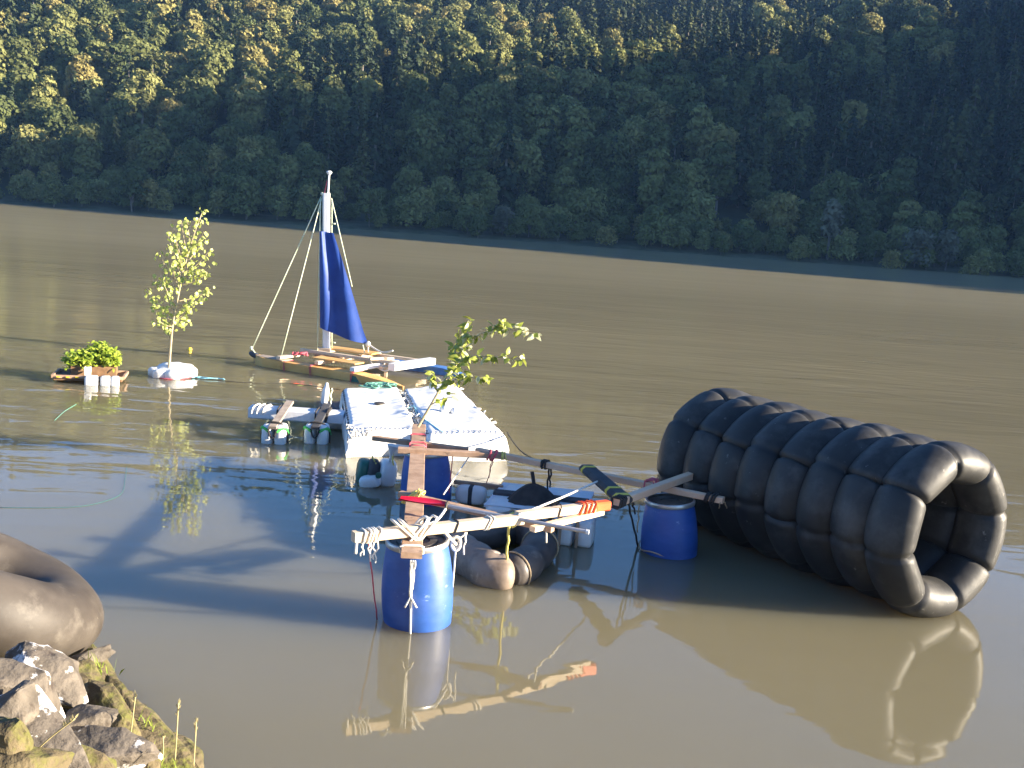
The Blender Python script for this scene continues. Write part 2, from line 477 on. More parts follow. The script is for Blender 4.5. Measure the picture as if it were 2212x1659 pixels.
def make_water():
    mb = MB()
    mb.add([(-900, -500, 0), (900, -500, 0), (900, 130, 0), (-900, 130, 0)], [[0, 1, 2, 3]])
    m, nt, b = nmat('muddy_river_water')
    N, L = nt.nodes, nt.links
    tc = N.new('ShaderNodeTexCoord')

    def nz(scale, sx, sy, detail, off=0.0, rough=.5, dist=0.0):
        mp = N.new('ShaderNodeMapping')
        mp.inputs['Scale'].default_value = (sx, sy, 1)
        mp.inputs['Location'].default_value = (off, off * .7, off * .3)
        L.new(tc.outputs['Object'], mp.inputs[0])
        n = N.new('ShaderNodeTexNoise')
        n.inputs['Scale'].default_value = scale; n.inputs['Detail'].default_value = detail
        n.inputs['Roughness'].default_value = rough; n.inputs['Distortion'].default_value = dist
        L.new(mp.outputs[0], n.inputs['Vector'])
        return n.outputs[0]

    def mth(op, a, c):
        q = N.new('ShaderNodeMath'); q.operation = op
        for i, s_ in enumerate((a, c)):
            if isinstance(s_, (int, float)): q.inputs[i].default_value = s_
            else: L.new(s_, q.inputs[i])
        return q.outputs[0]

    sep = N.new('ShaderNodeSeparateXYZ'); L.new(tc.outputs['Object'], sep.inputs[0])
    # calm near the bank, livelier in the current
    far = N.new('ShaderNodeMapRange'); far.inputs[1].default_value = 8.0; far.inputs[2].default_value = 17.0
    far.inputs[3].default_value = 0.12; far.inputs[4].default_value = 1.0
    L.new(sep.outputs[1], far.inputs[0])
    patch = N.new('ShaderNodeMapRange'); patch.inputs[1].default_value = .4; patch.inputs[2].default_value = .62
    patch.inputs[3].default_value = .4
    L.new(nz(0.16, 1, 1.6, 2, 11), patch.inputs[0])
    w1 = nz(1.5, 0.55, 1.5, 2, 3.1, .45, .6)
    w2 = nz(0.5, 0.5, 1.3, 2, 8.2, .5, .4)
    w3 = nz(5.0, 0.5, 1.2, 2, 1.7)
    h = mth('ADD', mth('MULTIPLY', w1, 0.016), mth('MULTIPLY', w3, 0.0022))
    w4 = nz(0.9, 0.16, 1.7, 3, 4.4, .5, .5)
    h = mth('ADD', h, mth('MULTIPLY', w4, 0.015))
    h = mth('MULTIPLY', h, mth('MULTIPLY', far.outputs[0], patch.outputs[0]))
    h = mth('ADD', h, mth('MULTIPLY', w2, 0.010))
    h = mth('ADD', h, mth('MULTIPLY', w1, 0.0016))
    bp = N.new('ShaderNodeBump'); bp.inputs['Strength'].default_value = 1.0; bp.inputs['Distance'].default_value = 1.0
    L.new(h, bp.inputs['Height']); L.new(bp.outputs[0], b.inputs['Normal'])
    mx = N.new('ShaderNodeMix'); mx.data_type = 'RGBA'
    mx.inputs[6].default_value = (0.182, 0.160, 0.097, 1)
    mx.inputs[7].default_value = (0.198, 0.174, 0.106, 1)
    cr = N.new('ShaderNodeMapRange'); cr.inputs[1].default_value = .35; cr.inputs[2].default_value = .65
    L.new(nz(0.22, .35, 1.6, 4, 5.5), cr.inputs[0]); L.new(cr.outputs[0], mx.inputs[0])
    L.new(mx.outputs[2], b.inputs['Base Color'])
    ro = N.new('ShaderNodeMapRange'); ro.inputs[1].default_value = 14; ro.inputs[2].default_value = 60
    ro.inputs[3].default_value = .03; ro.inputs[4].default_value = .2
    L.new(sep.outputs[1], ro.inputs[0]); L.new(ro.outputs[0], b.inputs['Roughness'])
    b.inputs['IOR'].default_value = 1.333
    sp = N.new('ShaderNodeMapRange'); sp.inputs[1].default_value = 11; sp.inputs[2].default_value = 25
    sp.inputs[3].default_value = 1.0; sp.inputs[4].default_value = .16
    L.new(sep.outputs[1], sp.inputs[0]); L.new(sp.outputs[0], b.inputs['Specular IOR Level'])
    b.inputs['Subsurface Weight'].default_value = 1.0
    b.inputs['Subsurface Radius'].default_value = (1.0, 0.85, 0.55)
    b.inputs['Subsurface Scale'].default_value = 2.6
    o = mb.build('water', m, None, smooth=False)
    tag(o, kind='structure')


make_water()


# ------------------------------------------------------------------ far hillside
def sstep(a, b, x):
    t = min(1, max(0, (x - a) / (b - a)))
    return t * t * (3 - 2 * t)


SPUR = [(10, -2), (30, 2), (60, 38), (80, 60), (99, 71), (140, 70), (195, 70), (250, 86), (330, 104), (600, 150)]


def hill_h(x, y):
    s = y - SHORE - 2.0 * mnoise.noise(Vector((x * .03, 0, 4)))
    h = -1.0
    if s > -3:
        h = -0.6 + 0.28 * (s + 3) if s < 0 else 0.24 + 0.10 * min(s, 10)
        if s > 8:
            q = s - 8
            h += 0.43 * q + 2.5 * mnoise.noise(Vector((x * .018, y * .018, 1))) * min(1, q / 30) + 5 * mnoise.noise(Vector((x * .008, y * .006, 7))) * min(1, q / 60)
            if q > 150:
                h -= 0.43 * 0.75 * (q - 150)
    if x > 140:
        z = -2
        for (a, za), (b, zb) in zip(SPUR, SPUR[1:]):
            if a <= y <= b:
                z = za + (zb - za) * (y - a) / (b - a)
        if y > SPUR[-1][0]: z = SPUR[-1][1]
        z = -2 + (z + 2) * sstep(150, 205, x)
        h = max(h, z)
    return h


def make_hill():
    mb = MB()
    xs = [-420 + 7.5 * i for i in range(108)]
    ys = [10 + 6 * i for i in range(17)] + [111, 113, 115, 117, 120, 124, 130] + [137 + 8 * i for i in range(36)]
    nv = len(ys)
    for x in xs:
        for y in ys:
            mb.v.append(Vector((x, y, hill_h(x, y))))
    for i in range(len(xs) - 1):
        for j in range(nv - 1):
            q = [i * nv + j, (i + 1) * nv + j, (i + 1) * nv + j + 1, i * nv + j + 1]
            if max(mb.v[k].z for k in q) > -0.9:
                zc = sum(mb.v[k].z for k in q) / 4
                mb.f.append(q); mb.mi.append(1 if zc < 1.2 else 0)
    o = mb.build('hill', [MT['hill'], MT['shore_grass']], None, angle=180)
    tag(o, kind='structure')


make_hill()


# tree prototypes: clumps of small leaf faces round a trunk
def quads_mesh(name, ctr, nrm, size, rs, trunk_pts, m_leaf, asp=1.0):
    n = len(ctr)
    up = rs.normal(size=(n, 3))
    a = np.cross(nrm, up); a /= np.linalg.norm(a, axis=1)[:, None] + 1e-9
    b = np.cross(nrm, a)
    sz = size[:, None]
    c = [ctr - a * sz - b * sz * asp, ctr + a * sz - b * sz * asp * .8, ctr + a * sz * .7 + b * sz * asp, ctr - a * sz * .8 + b * sz * asp * .9]
    v = np.stack(c, 1).reshape(-1, 3)
    fs = [[4 * i, 4 * i + 1, 4 * i + 2, 4 * i + 3] for i in range(n)]
    mb = MB()
    mb.v = [Vector(p) for p in v]; mb.f = fs; mb.mi = [0] * n
    mb.m = 1
    for pts, rr in trunk_pts:
        mb.tube(pts, 0, 5, rs=rr)
    me = bpy.data.meshes.new(name)
    me.from_pydata([tuple(p) for p in mb.v], [], mb.f)
    me.materials.append(m_leaf); me.materials.append(MT['trunk'])
    me.polygons.foreach_set('material_index', mb.mi)
    me.update()
    return me


def broadleaf(name, seed, h, w, m_leaf, nclump=20, per=48, low=0.2, cs=0.24, leaf=0.03, slim=1.0):
    rs = np.random.RandomState(seed)
    ctr, nrm, size = [], [], []
    trunks = [([(0, 0, -.4), (0.03 * h * rs.randn(), 0.02 * h, h * .4), (0, 0, h * .8)], [h * .028, h * .02, h * .006])]
    for k in range(nclump):
        u = rs.rand()
        z = low + (1 - low) * (0.12 + 0.8 * u)
        prof = math.sin(PI * min(1, max(0.12, (z - low) / (1 - low)) ** 0.8)) ** 0.6
        ang = 2.4 * k + rs.uniform(-.5, .5)
        rad = w * .5 * prof * rs.uniform(.35, .8) * slim
        rad *= .82
        c = np.array([rad * math.cos(ang), rad * math.sin(ang), z * h]); per = max(30, int(per))
        cr = cs * 1.28 * w * rs.uniform(.6, 1.15)
        d = rs.normal(size=(per, 3)); d[:, 2] = np.where(d[:, 2] < -.3, -d[:, 2], d[:, 2])
        d /= np.linalg.norm(d, axis=1)[:, None]
        rr = cr * rs.uniform(.7, 1.08, size=(per, 1))
        ctr.append(c + d * rr * np.array([1, 1, .85]))
        nn = d + rs.normal(size=(per, 3)) * .45
        nrm.append(nn / np.linalg.norm(nn, axis=1)[:, None])
        size.append(h * leaf * rs.uniform(.5, 1.1, size=per))
        trunks.append(([(0, 0, h * min(.7, max(.2, z - .35))), tuple(c * .5 + np.array([0, 0, z * h * .4])), tuple(c)], [h * .012, h * .008, h * .003]))
    return quads_mesh(name, np.concatenate(ctr), np.concatenate(nrm), np.concatenate(size), rs, trunks, m_leaf)


def conifer(name, seed, h, w, m_leaf):
    rs = np.random.RandomState(seed)
    ctr, nrm, size = [], [], []
    for k in range(150):
        t = rs.rand() ** 1.35
        z = h * (0.07 + 0.92 * t)
        R = w * .5 * (1 - t) ** 0.8 * rs.uniform(.55, 1.2) + .02 * w
        a = 2.399 * k + rs.uniform(-.5, .5)
        for q in np.arange(.25, 1.01, .15):
            q2 = q + rs.uniform(-.08, .08)
            r = R * q2
            ctr.append([r * math.cos(a) + rs.normal() * .09, r * math.sin(a) + rs.normal() * .09, z - r * rs.uniform(.2, .55)])
            nn = np.array([math.cos(a) * .7, math.sin(a) * .7, .65]) + rs.normal(size=3) * .4
            nrm.append(nn / np.linalg.norm(nn))
            size.append(h * rs.uniform(.010, .024) * (1.3 - .5 * t))
    return quads_mesh(name, np.array(ctr), np.array(nrm), np.array(size), rs, [([(0, 0, -.4), (0, 0, h * .5), (0, 0, h * .98)], [h * .02, h * .013, h * .004])], m_leaf, asp=1.5)


PROTO = {
    'broad': [broadleaf('broadleaf_a', 1, 8, 6.6, MT['crown_broad'], 34, 110),
              broadleaf('broadleaf_b', 2, 9.5, 6.0, MT['crown_broad'], 38, 100, low=.14, cs=.20),
              broadleaf('broadleaf_c', 3, 7, 7.0, MT['crown_broad'], 34, 110, low=.1, cs=.19),
              broadleaf('broadleaf_d', 8, 11, 5.0, MT['crown_broad'], 38, 95, low=.16, cs=.23, leaf=.026)],
    'conifer': [conifer('conifer_a', 4, 11, 4.2, MT['crown_conifer']), conifer('conifer_b', 5, 9, 3.0, MT['crown_conifer']),
                conifer('conifer_c', 9, 12.5, 3.6, MT['crown_conifer']),
                conifer('conifer_d', 14, 10, 5.0, MT['crown_conifer'])],
    'bush': [broadleaf('bush_a', 6, 3.2, 3.8, MT['crown_broad'], 20, 80, low=.0, cs=.25, leaf=.045),
             broadleaf('bush_b', 7, 4.4, 3.6, MT['crown_broad'], 22, 80, low=.05, cs=.23, leaf=.04)],
}


def project(p):
    v = Vector(p) - C0
    z = v.dot(c_f)
    if z < 1: return (-9e9, 0)
    return (CX + FPX * v.dot(c_r) / z, CY - FPX * v.dot(c_u) / z)


def scatter():
    rnd = random.Random(77)
    out = []
    y = SHORE + 0.1
    while y < 330:
        st = 2.5 if y < SHORE + 12 else 3.1 + (y - SHORE) * .003
        half = min(0.56 * y + 14, 230)
        x = -half
        while x < half:
            px, py = x + rnd.uniform(-.45, .45) * st, y + rnd.uniform(-.45, .45) * st
            x += st * rnd.uniform(.8, 1.2)
            q = py - SHORE
            nv = mnoise.noise(Vector((px * .022, py * .03, 2))) + .5 * mnoise.noise(Vector((px * .07, py * .08, 9)))
            con = 0.009 * (px - 5) + 0.007 * (q - 50) + nv * 1.9 - .15
            if q < 12 + 5 * mnoise.noise(Vector((px * .05, 3, 3))):
                if rnd.random() < .22: continue
                k = 'bush' if q < 7 or rnd.random() < .45 else 'broad'
                sc = rnd.uniform(.55, 1.0) if k == 'bush' else rnd.uniform(.45, .72)
                if k == 'bush' and rnd.random() < .5: sc *= .7
            elif con > rnd.uniform(-.15, .35) or rnd.random() < .26:
                k, sc = 'conifer', rnd.uniform(.42, 1.05)
                if rnd.random() < .12: continue
            else:
                k, sc = 'broad', rnd.uniform(.42, .85)
                if rnd.random() < .06: sc *= 1.2
            out.append((k, px, py, hill_h(px, py), sc, rnd.uniform(0, 6.28), rnd.randrange(12)))
        y += st * .9
    # the wooded spur down-river that keeps the sun off the lower slope
    for _ in range(900):
        px, py = rnd.uniform(185, 225), rnd.uniform(45, 330)
        out.append(('conifer' if rnd.random() < .5 else 'broad', px, py, hill_h(px, py), rnd.uniform(.6, 1.0), rnd.uniform(0, 6.28), rnd.randrange(12)))
    return out


TREES = scatter()


def link_tree(name, me, x, y, z, sc, rz, label, cat, group):
    o = bpy.data.objects.new(name, me)
    o.location = (x, y, z - .1); o.scale = (sc, sc, sc); o.rotation_euler = (0, 0, rz)
    COL.objects.link(o)
    return tag(o, label, cat, group)


def plant_forest():
    HT = {'broad': 9, 'conifer': 11, 'bush': 3.8}
    big = {'broad': [], 'conifer': [], 'bush': []}
    rest = []
    for t in TREES:
        k, x, y, z, sc = t[:5]
        u, v = project((x, y, z + HT[k] * sc * .6))
        if -30 < u < 2242 and -40 < v < 700:
            big[k].append((HT[k] * sc / y, t))
        else:
            rest.append(t)
    for k in big:
        big[k].sort(key=lambda a: -a[0])
        rest += [t for _, t in big[k][280:]]
        big[k] = [t for _, t in big[k][:280]]
    NAME = {'broad': 'broadleaf_tree', 'conifer': 'conifer_tree', 'bush': 'shore_bush'}
    CAT = {'broad': 'tree', 'conifer': 'tree', 'bush': 'bush'}
    for k in big:
        for (_, x, y, z, sc, rz, vi) in big[k]:
            me = PROTO[k][vi % len(PROTO[k])]
            u, v = project((x, y, z))
            side = 'left' if u < 740 else ('middle' if u < 1480 else 'right')
            if k == 'bush':
                tone = 'tall' if vi % 2 else 'low'
                lab, gr = '%s rounded dark green bush on the far river bank, %s third of the shoreline' % (tone, side), '%s bushes along the far bank, %s' % (tone, side)
            elif k == 'broad':
                near = y < SHORE + 16
                where = 'just above the far shoreline' if near else 'on the wooded slope'
                lab, gr = 'round crowned broadleaf tree %s, %s third of the photo' % (where, side), 'broadleaf trees %s, %s' % ('by the shore' if near else 'on the slope', side)
            else:
                lab, gr = 'dark pointed conifer on the wooded hillside, %s third of the photo' % side, 'conifers on the hillside, %s' % side
            link_tree(NAME[k], me, x, y, z, sc, rz, lab, CAT[k], gr)
    # all further trees: one mass of woodland
    protos, index = [], {}
    for k in PROTO:
        for i, me in enumerate(PROTO[k]):
            index[(k, i)] = len(protos)
            protos.append(bpy.data.objects.new('woodland_tree_shape', me))
    me = bpy.data.meshes.new('woodland')
    me.from_pydata([(t[1], t[2], t[3] - .1) for t in rest], [], [])
    for nm, ty, dat in (('idx', 'INT', [index[(t[0], t[6] % len(PROTO[t[0]]))] for t in rest]),
                        ('sc', 'FLOAT', [t[4] for t in rest]), ('rz', 'FLOAT', [t[5] for t in rest])):
        at = me.attributes.new(nm, ty, 'POINT'); at.data.foreach_set('value', dat)
    wo = bpy.data.objects.new('woodland', me)
    COL.objects.link(wo)
    tag(wo, 'mixed woodland covering the hillside across the river', 'woodland', kind='stuff')
    ng = bpy.data.node_groups.new('woodland_scatter', 'GeometryNodeTree')
    ng.interface.new_socket('Geometry', in_out='INPUT', socket_type='NodeSocketGeometry')
    ng.interface.new_socket('Geometry', in_out='OUTPUT', socket_type='NodeSocketGeometry')
    N, L = ng.nodes, ng.links
    gi, go = N.new('NodeGroupInput'), N.new('NodeGroupOutput')
    j = N.new('GeometryNodeGeometryToInstance')
    for o in reversed(protos):
        oi = N.new('GeometryNodeObjectInfo'); oi.inputs['Object'].default_value = o
        oi.inputs['As Instance'].default_value = True
        L.new(oi.outputs['Geometry'], j.inputs[0])
    # explicit join keeps the order
    N.remove(j)
    jo = N.new('GeometryNodeJoinGeometry')
    for nd in [n for n in N if n.bl_idname == 'GeometryNodeObjectInfo']:
        L.new(nd.outputs['Geometry'], jo.inputs[0])
    ip = N.new('GeometryNodeInstanceOnPoints')
    ip.inputs['Pick Instance'].default_value = True

    def attr(nm, ty):
        a = N.new('GeometryNodeInputNamedAttribute'); a.data_type = ty; a.inputs[0].default_value = nm
        return next(o for o in a.outputs if o.enabled and o.name == 'Attribute')
    cb = N.new('ShaderNodeCombineXYZ')
    L.new(attr('rz', 'FLOAT'), cb.inputs[2])
    L.new(gi.outputs[0], ip.inputs['Points']); L.new(jo.outputs[0], ip.inputs['Instance'])
    L.new(attr('idx', 'INT'), ip.inputs['Instance Index'])
    e2r = N.new('FunctionNodeEulerToRotation'); L.new(cb.outputs[0], e2r.inputs[0])
    L.new(e2r.outputs[0], ip.inputs['Rotation'])
    cs = N.new('ShaderNodeCombineXYZ')
    for i in range(3): L.new(attr('sc', 'FLOAT'), cs.inputs[i])
    L.new(cs.outputs[0], ip.inputs['Scale'])
    L.new(ip.outputs[0], go.inputs[0])
    md = wo.modifiers.new('scatter', 'NODES'); md.node_group = ng
    return len(rest)


print('woodland instances', plant_forest())


def special_trees():
    def part_tree(name, px, py, h, w, m, label, cat, seed, slim=1.0, low=.3, ncl=26, cs=.3, leaf=.04):
        p = W(px, py, 0.5)
        p.x *= (SHORE + 1.4) / p.y; p.y = SHORE + 1.4
        p.z = hill_h(p.x, p.y) - .05
        t = thing(name, p, label, cat)
        me = broadleaf(name + '_shape', seed, h, w, m, ncl, 50, low=low, cs=cs, leaf=leaf, slim=slim)
        bm = bmesh.new(); bm.from_mesh(me)
        for idx, nm, mm in ((0, 'crown', m), (1, 'trunk', MT['trunk'])):
            b2 = bm.copy()
            bmesh.ops.delete(b2, geom=[f for f in b2.faces if f.material_index != idx], context='FACES')
            for f in b2.faces: f.material_index = 0
            m2 = bpy.data.meshes.new(nm); b2.to_mesh(m2); b2.free()
            m2.materials.append(mm)
            o = bpy.data.objects.new(nm, m2); COL.objects.link(o); o.parent = t
        bm.free()
    part_tree('poplar_tree', 1786, 568, 6.4, 1.7, MT['crown_pale'], 'tall slender pale poplar with bare lower trunk at the far water edge', 'tree', 21, low=.3, cs=.36, leaf=.03)
    part_tree('willow_bush', 1084, 516, 2.9, 2.9, MT['crown_pale'], 'pale grey round willow bush at the water edge near the middle of the far bank', 'bush', 22, low=.02, cs=.26, ncl=20, leaf=.05)
    part_tree('willow_bush', 1972, 592, 3.6, 4.2, MT['crown_pale'], 'broad grey willow bush at the water edge on the right of the far bank', 'bush', 23, low=.02, cs=.24, ncl=22, leaf=.045)
    part_tree('willow_tree', 2040, 590, 4.2, 2.0, MT['crown_pale'], 'small pale willow tree on the far bank just right of the broad grey bush', 'tree', 24, low=.15, cs=.3, leaf=.045)


special_trees()


# ------------------------------------------------------------------ black tunnel of inner tubes
def ring_mesh(mb, c, ax, R0, r, seed, nseg=8, nu=176, nv=24, phase=0.0, axial=1.0, twist=0.0):
    ax = Vector(ax).normalized()
    zz = Vector((0, 0, 1)); side = zz.cross(ax).normalized(); zz = ax.cross(side).normalized()
    rnd = random.Random(seed)
    offs = [rnd.uniform(-.05, .05) for _ in range(nseg)]
    fat = [rnd.uniform(.98, 1.03) for _ in range(nseg)]
    bd = [2 * PI * k / nseg + offs[k] + phase for k in range(nseg)]
    vs = []
    for i in range(nu):
        ph = 2 * PI * i / nu + phase - .2
        best, kk = 9, 0
        for k in range(nseg):
            d = (ph - bd[k] + PI) % (2 * PI) - PI
            if abs(d) < abs(best): best, kk = d, k
        x = min(1.0, abs(best) / (PI / nseg))
        seg = kk if best > 0 else (kk - 1) % nseg
        pin = math.exp(-(abs(best) / .026) ** 1.3)
        bulge = (1 - (1 - x) ** 2.2)
        rr = r * (0.94 + .06 * bulge) * fat[seg] * (1 - .19 * pin)
        Rc = R0 * (1.0 + .035 * (1 - x) ** 2) - R0 * .02
        dirv = side * math.cos(ph) + zz * math.sin(ph)
        for j in range(nv):
            th = 2 * PI * j / nv
            cx, sx = math.cos(th), math.sin(th)
            vs.append(Vector(c) + dirv * (Rc + rr * cx) + ax * (rr * axial * sx))
    fs = [[i * nv + j, i * nv + (j + 1) % nv, ((i + 1) % nu) * nv + (j + 1) % nv, ((i + 1) % nu) * nv + j] for i in range(nu) for j in range(nv)]
    mb.add(vs, fs)
    return bd, side, zz


def make_tunnel():
    ax = Vector((0.530, -0.848, 0))
    front = Vector((3.79, 8.88, 0.72))
    pitch = 0.395
    t = thing('inner_tube_tunnel', (3.0, 10.1, 0), 'large black tunnel of eight lashed inner tubes lying in the water', 'inflatable tunnel')
    rnd = random.Random(5)
    for k in range(8):
        c = front - ax * (pitch * k) + Vector((rnd.uniform(-.012, .012), 0, rnd.uniform(-.012, .012) - .004 * k))
        mb = MB()
        sc = rnd.uniform(.985, 1.015)
        bd, side, zz = ring_mesh(mb, c, ax + Vector((0, 0, rnd.uniform(-.02, .02))), 0.612 * sc, 0.178, k, phase=.19, axial=1.30)
        tube = mb.build('inner_tube', MT['rubber'], t, angle=70)
        st = MB()
        for b in bd:
            dv = side * math.cos(b) + zz * math.sin(b)
            pc = c + dv * 0.612 * sc
            rr = 0.178 * .74
            st.tube([pc + dv * (rr * math.cos(q)) + ax * (rr * 1.30 * math.sin(q)) for q in [2 * PI * i / 20 for i in range(20)]], 0.006, 5, closed=True)
        st.build('lashing', MT['strap'], tube)


make_tunnel()


# ------------------------------------------------------------------ the barrel raft in front
def make_barrel(root, c, ztop, tilt, label=None, lidlabel=None):
    mx = Matrix.Rotation(tilt[0], 3, 'X') @ Matrix.Rotation(tilt[1], 3, 'Y')
    c = Vector((c[0], c[1], ztop))
    mb = MB()
    prof = [(.20, -.93), (.222, -.91), (.236, -.84), (.262, -.70), (.277, -.52), (.279, -.42), (.272, -.30), (.258, -.18), (.242, -.085), (.233, -.055), (.232, -.03), (.226, -.028)]
    mb.lathe(prof, c, 56, mx)
    b = mb.build('barrel', MT['blue'], root, angle=50)
    if label: b['label'] = label
    r = MB()
    r.lathe([(.226, -.045), (.243, -.045), (.2465, -.036), (.2465, -.012), (.242, -.003), (.228, -.001), (.222, -.006)], c, 56, mx, cap=False)
    r.build('clamp_ring', MT['steel'], b, angle=50)
    l = MB()
    l.lathe([(.2255, -.027), (.2250, -.008), (.214, -.006), (.208, -.03), (.165, -.032), (.158, -.016), (.10, -.016), (.094, -.028), (.02, -.028)], c, 48, mx)
    l.build('lid', MT['lid'], b, angle=40)
    return b


def make_raft():
    rt = thing('barrel_raft', (0.3, 9.6, 0), 'open timber frame raft lashed on three blue barrels', 'raft')
    rnd = random.Random(3)
    B1, B2, B3 = Vector((-.64, 7.78, .665)), Vector((1.63, 10.0, .53)), Vector((-.88, 11.2, .56))
    b1 = make_barrel(rt, B1, B1.z, (math.radians(1.5), math.radians(-3.2)), 'front blue barrel, sunlit and scuffed')
    b2 = make_barrel(rt, B2, B2.z, (math.radians(0), math.radians(-4.2)), 'shaded blue barrel beside the black tunnel')
    b3 = make_barrel(rt, B3, B3.z, (math.radians(0), math.radians(-3)), 'rear blue barrel behind the plank')

    def beam(name, a, b, w, h, m, label=None, ch=.08):
        mb = MB(); mb.beam(a, b, w, h, ch)
        o = mb.build(name, m, rt)
        if label: o['label'] = label
        return Vector(a), Vector(b), o
    P = beam('plank', (-.635, 7.30, .685), (-1.06, 12.15, .615), .155, .045, MT['wood_dark'], 'weathered brown plank running from front barrel to rear barrel')
    A = beam('beam', W(763, 1160, .765), W(1128, 1121, .765), .078, .078, MT['wood'], 'pale front beam in full sun')
    Bm = beam('beam', W(1117, 1115, .775), W(1312, 1091, .745), .075, .075, MT['wood'])
    beam('beam', W(1150, 1143, .69), W(1300, 1106, .69), .06, .045, MT['wood'])
    Cm = beam('beam', W(864, 1067, .705), W(1194, 1143, .68), .07, .05, MT['wood_dark'])
    F = beam('beam', W(1030, 973, .60), W(1563, 1081, .592), .075, .06, MT['wood_brightened'])
    Em = beam('beam', W(1333, 1085, .665), W(1493, 1027, .66), .08, .07, MT['wood_brightened'])
    G = beam('beam', W(860, 972, .672), W(1090, 985, .672), .09, .055, MT['wood_dark'])
    Hb = beam('beam', W(806, 946, .585), W(1010, 972, .585), .08, .05, MT['wood_dark'])
    # padded joint
    d0, d1 = W(1268, 1012, .665), W(1348, 1080, .665)
    mb = MB(); mb.beam(d0, d1, .17, .085, .35)
    pad = mb.build('foam_pad', MT['foam'], rt)
    tp = MB()
    for t, wd in ((.08, .05), (.76, .05), (.96, .06)):
        p = d0.lerp(d1, t); dd = (d1 - d0).normalized()
        tp.beam(p - dd * wd / 2, p + dd * wd / 2, .178, .093, .35)
    tp.build('tape_band', MT['tape_yellow'], pad)
    # orange tape at the end of the second front beam
    a, b = Bm[0], Bm[1]
    dd = (b - a).normalized()
    mb = MB(); mb.beam(b - dd * .16, b + dd * .005, .083, .083, .15)
    for i in range(4):
        q = b - dd * (.19 + .05 * i)
        mb.wraps(q, dd + Vector((.1, .2, .1)), .08, .08, .009, 1, rnd=rnd, tilt=.5)
    mb.build('orange_tape', MT['orange'], rt)
    # lashings
    def lash(name, spec, m):
        mb = MB()
        for p, d, w, h, r, k, pit, ti in spec:
            mb.wraps(p, d, w, h, r, k, pit, rnd, ti)
        return mb
    dP = (P[1] - P[0]); dA = (A[1] - A[0]); dG = G[1] - G[0]; dF = F[1] - F[0]; dE = Em[1] - Em[0]; dC = Cm[1] - Cm[0]; dB = Bm[1] - Bm[0]
    ptP = lambda t: P[0].lerp(P[1], t)
    ptA = lambda t: A[0].lerp(A[1], t)
    ptG = lambda t: G[0].lerp(G[1], t)
    ptF = lambda t: F[0].lerp(F[1], t)
    # white lashings on the front beam and plank
    w = MB()
    w.wraps(ptA(.09), dA, .08, .08, .008, 5, .028, rnd, .3)
    w.wraps(ptA(.37), dA, .08, .17, .010, 3, .04, rnd, .8)
    w.wraps(ptA(.30), dA, .08, .17, .010, 2, .03, rnd, -.9)
    w.wraps(ptP(.028), dP, .16, .05, .007, 2, .014, rnd)
    w.wraps(ptA(.78), dA, .08, .08, .007, 2, .03, rnd, .4)
    hx = ptA(.06)
    for i in range(6):
        p = ptA(.05 + .018 * i) - Vector((0, .04, .03))
        w.tube(rope(p, p + Vector((rnd.uniform(-.03, .03), -.02, -rnd.uniform(.08, .24))), 0, 5, .012, i), .006, 5)
    w.tube(rope(ptA(.0) - Vector((-.03, .03, .03)), ptA(.0) - Vector((-.03, .05, .11)), 0, 3), .012, 6)
    # white rope across, down the barrel front
    top = ptP(0.0) + Vector((0.01, -.012, -.02))
    for i, dx in enumerate((-.012, .004, .018)):
        w.tube(rope(top + Vector((dx, -.012, -.01)), Vector((B1.x + .0 + dx * .5, B1.y - .292, .30 + .03 * i)), 0, 6, .004, i), .008, 6)
    w.tube(rope(Vector((B1.x, B1.y - .292, .34)), Vector((B1.x + .012, B1.y - .272, -.02)), 0, 6), .010, 6)
    w.tube(rope(Vector((B1.x, B1.y - .297, .30)), Vector((B1.x + .05, B1.y - .30, .22)), 0, 3), .008, 5)
    w.tube(rope(Vector((B1.x, B1.y - .297, .30)), Vector((B1.x - .04, B1.y - .30, .215)), 0, 3), .008, 5)
    # slanting white rope with a big knot
    kn = W(985, 1176, .60)
    w.tube(rope(W(962, 1100, .80), ptA(.42) + Vector((0, 0, .04)), .03, 8), .012, 6)
    w.tube(rope(ptA(.52) + Vector((0, -.03, -.03)), kn, .0, 6), .013, 6)
    for i in range(4):
        w.tube([kn + Vector((.035 * math.cos(q), .02 * math.sin(q + i), .045 * math.sin(q) + .008 * i)) for q in [2 * PI * j / 14 for j in range(14)]], .011, 6, closed=True)
    w.tube(rope(kn, W(975, 1296, .0), 0, 8), .008, 6)
    w.tube(rope(W(1005, 1150, .70), kn, 0, 5, .01), .007, 5)
    w.tube(rope(W(1008, 1150, .70), W(1002, 1198, .50), 0, 5, .01, 3), .007, 5)
    w.tube(rope(W(1120, 1112, .81), W(1290, 1040, .70), .01, 8), .010, 6)
    w.tube(rope(W(1014, 985, .62), W(958, 1068, .50), .0, 6), .007, 5)
    w.tube(rope(W(1180, 1148, .66), W(1180, 1172, .55), 0, 3), .008, 5)
    build_pieces(w, 'lashing', MT['rope_white'], rt, angle=180)
    r = MB()
    r.wraps(ptP(.715) + Vector((0, 0, .03)), dP, .165, .10, .006, 2, .05, rnd, .9)
    r.wraps(ptP(.705) + Vector((0, 0, .03)), dP, .165, .10, .006, 2, .05, rnd, -.9)
    r.wraps(ptP(.87), dP, .16, .05, .005, 3, .035, rnd, .2)
    r.wraps(ptG(.88), dG, .09, .09, .007, 4, .025, rnd, .3)
    r.wraps(ptF(.73), dE, .085, .11, .008, 5, .025, rnd, .4)
    r.tube(rope(W(795, 1165, .70), Vector((B1.x - .27, B1.y - .05, .0)), 0, 8, .004), .006, 5)
    r.tube(rope(W(1062, 990, .58), W(1056, 1032, .2), 0, 5, .012), .005, 5)
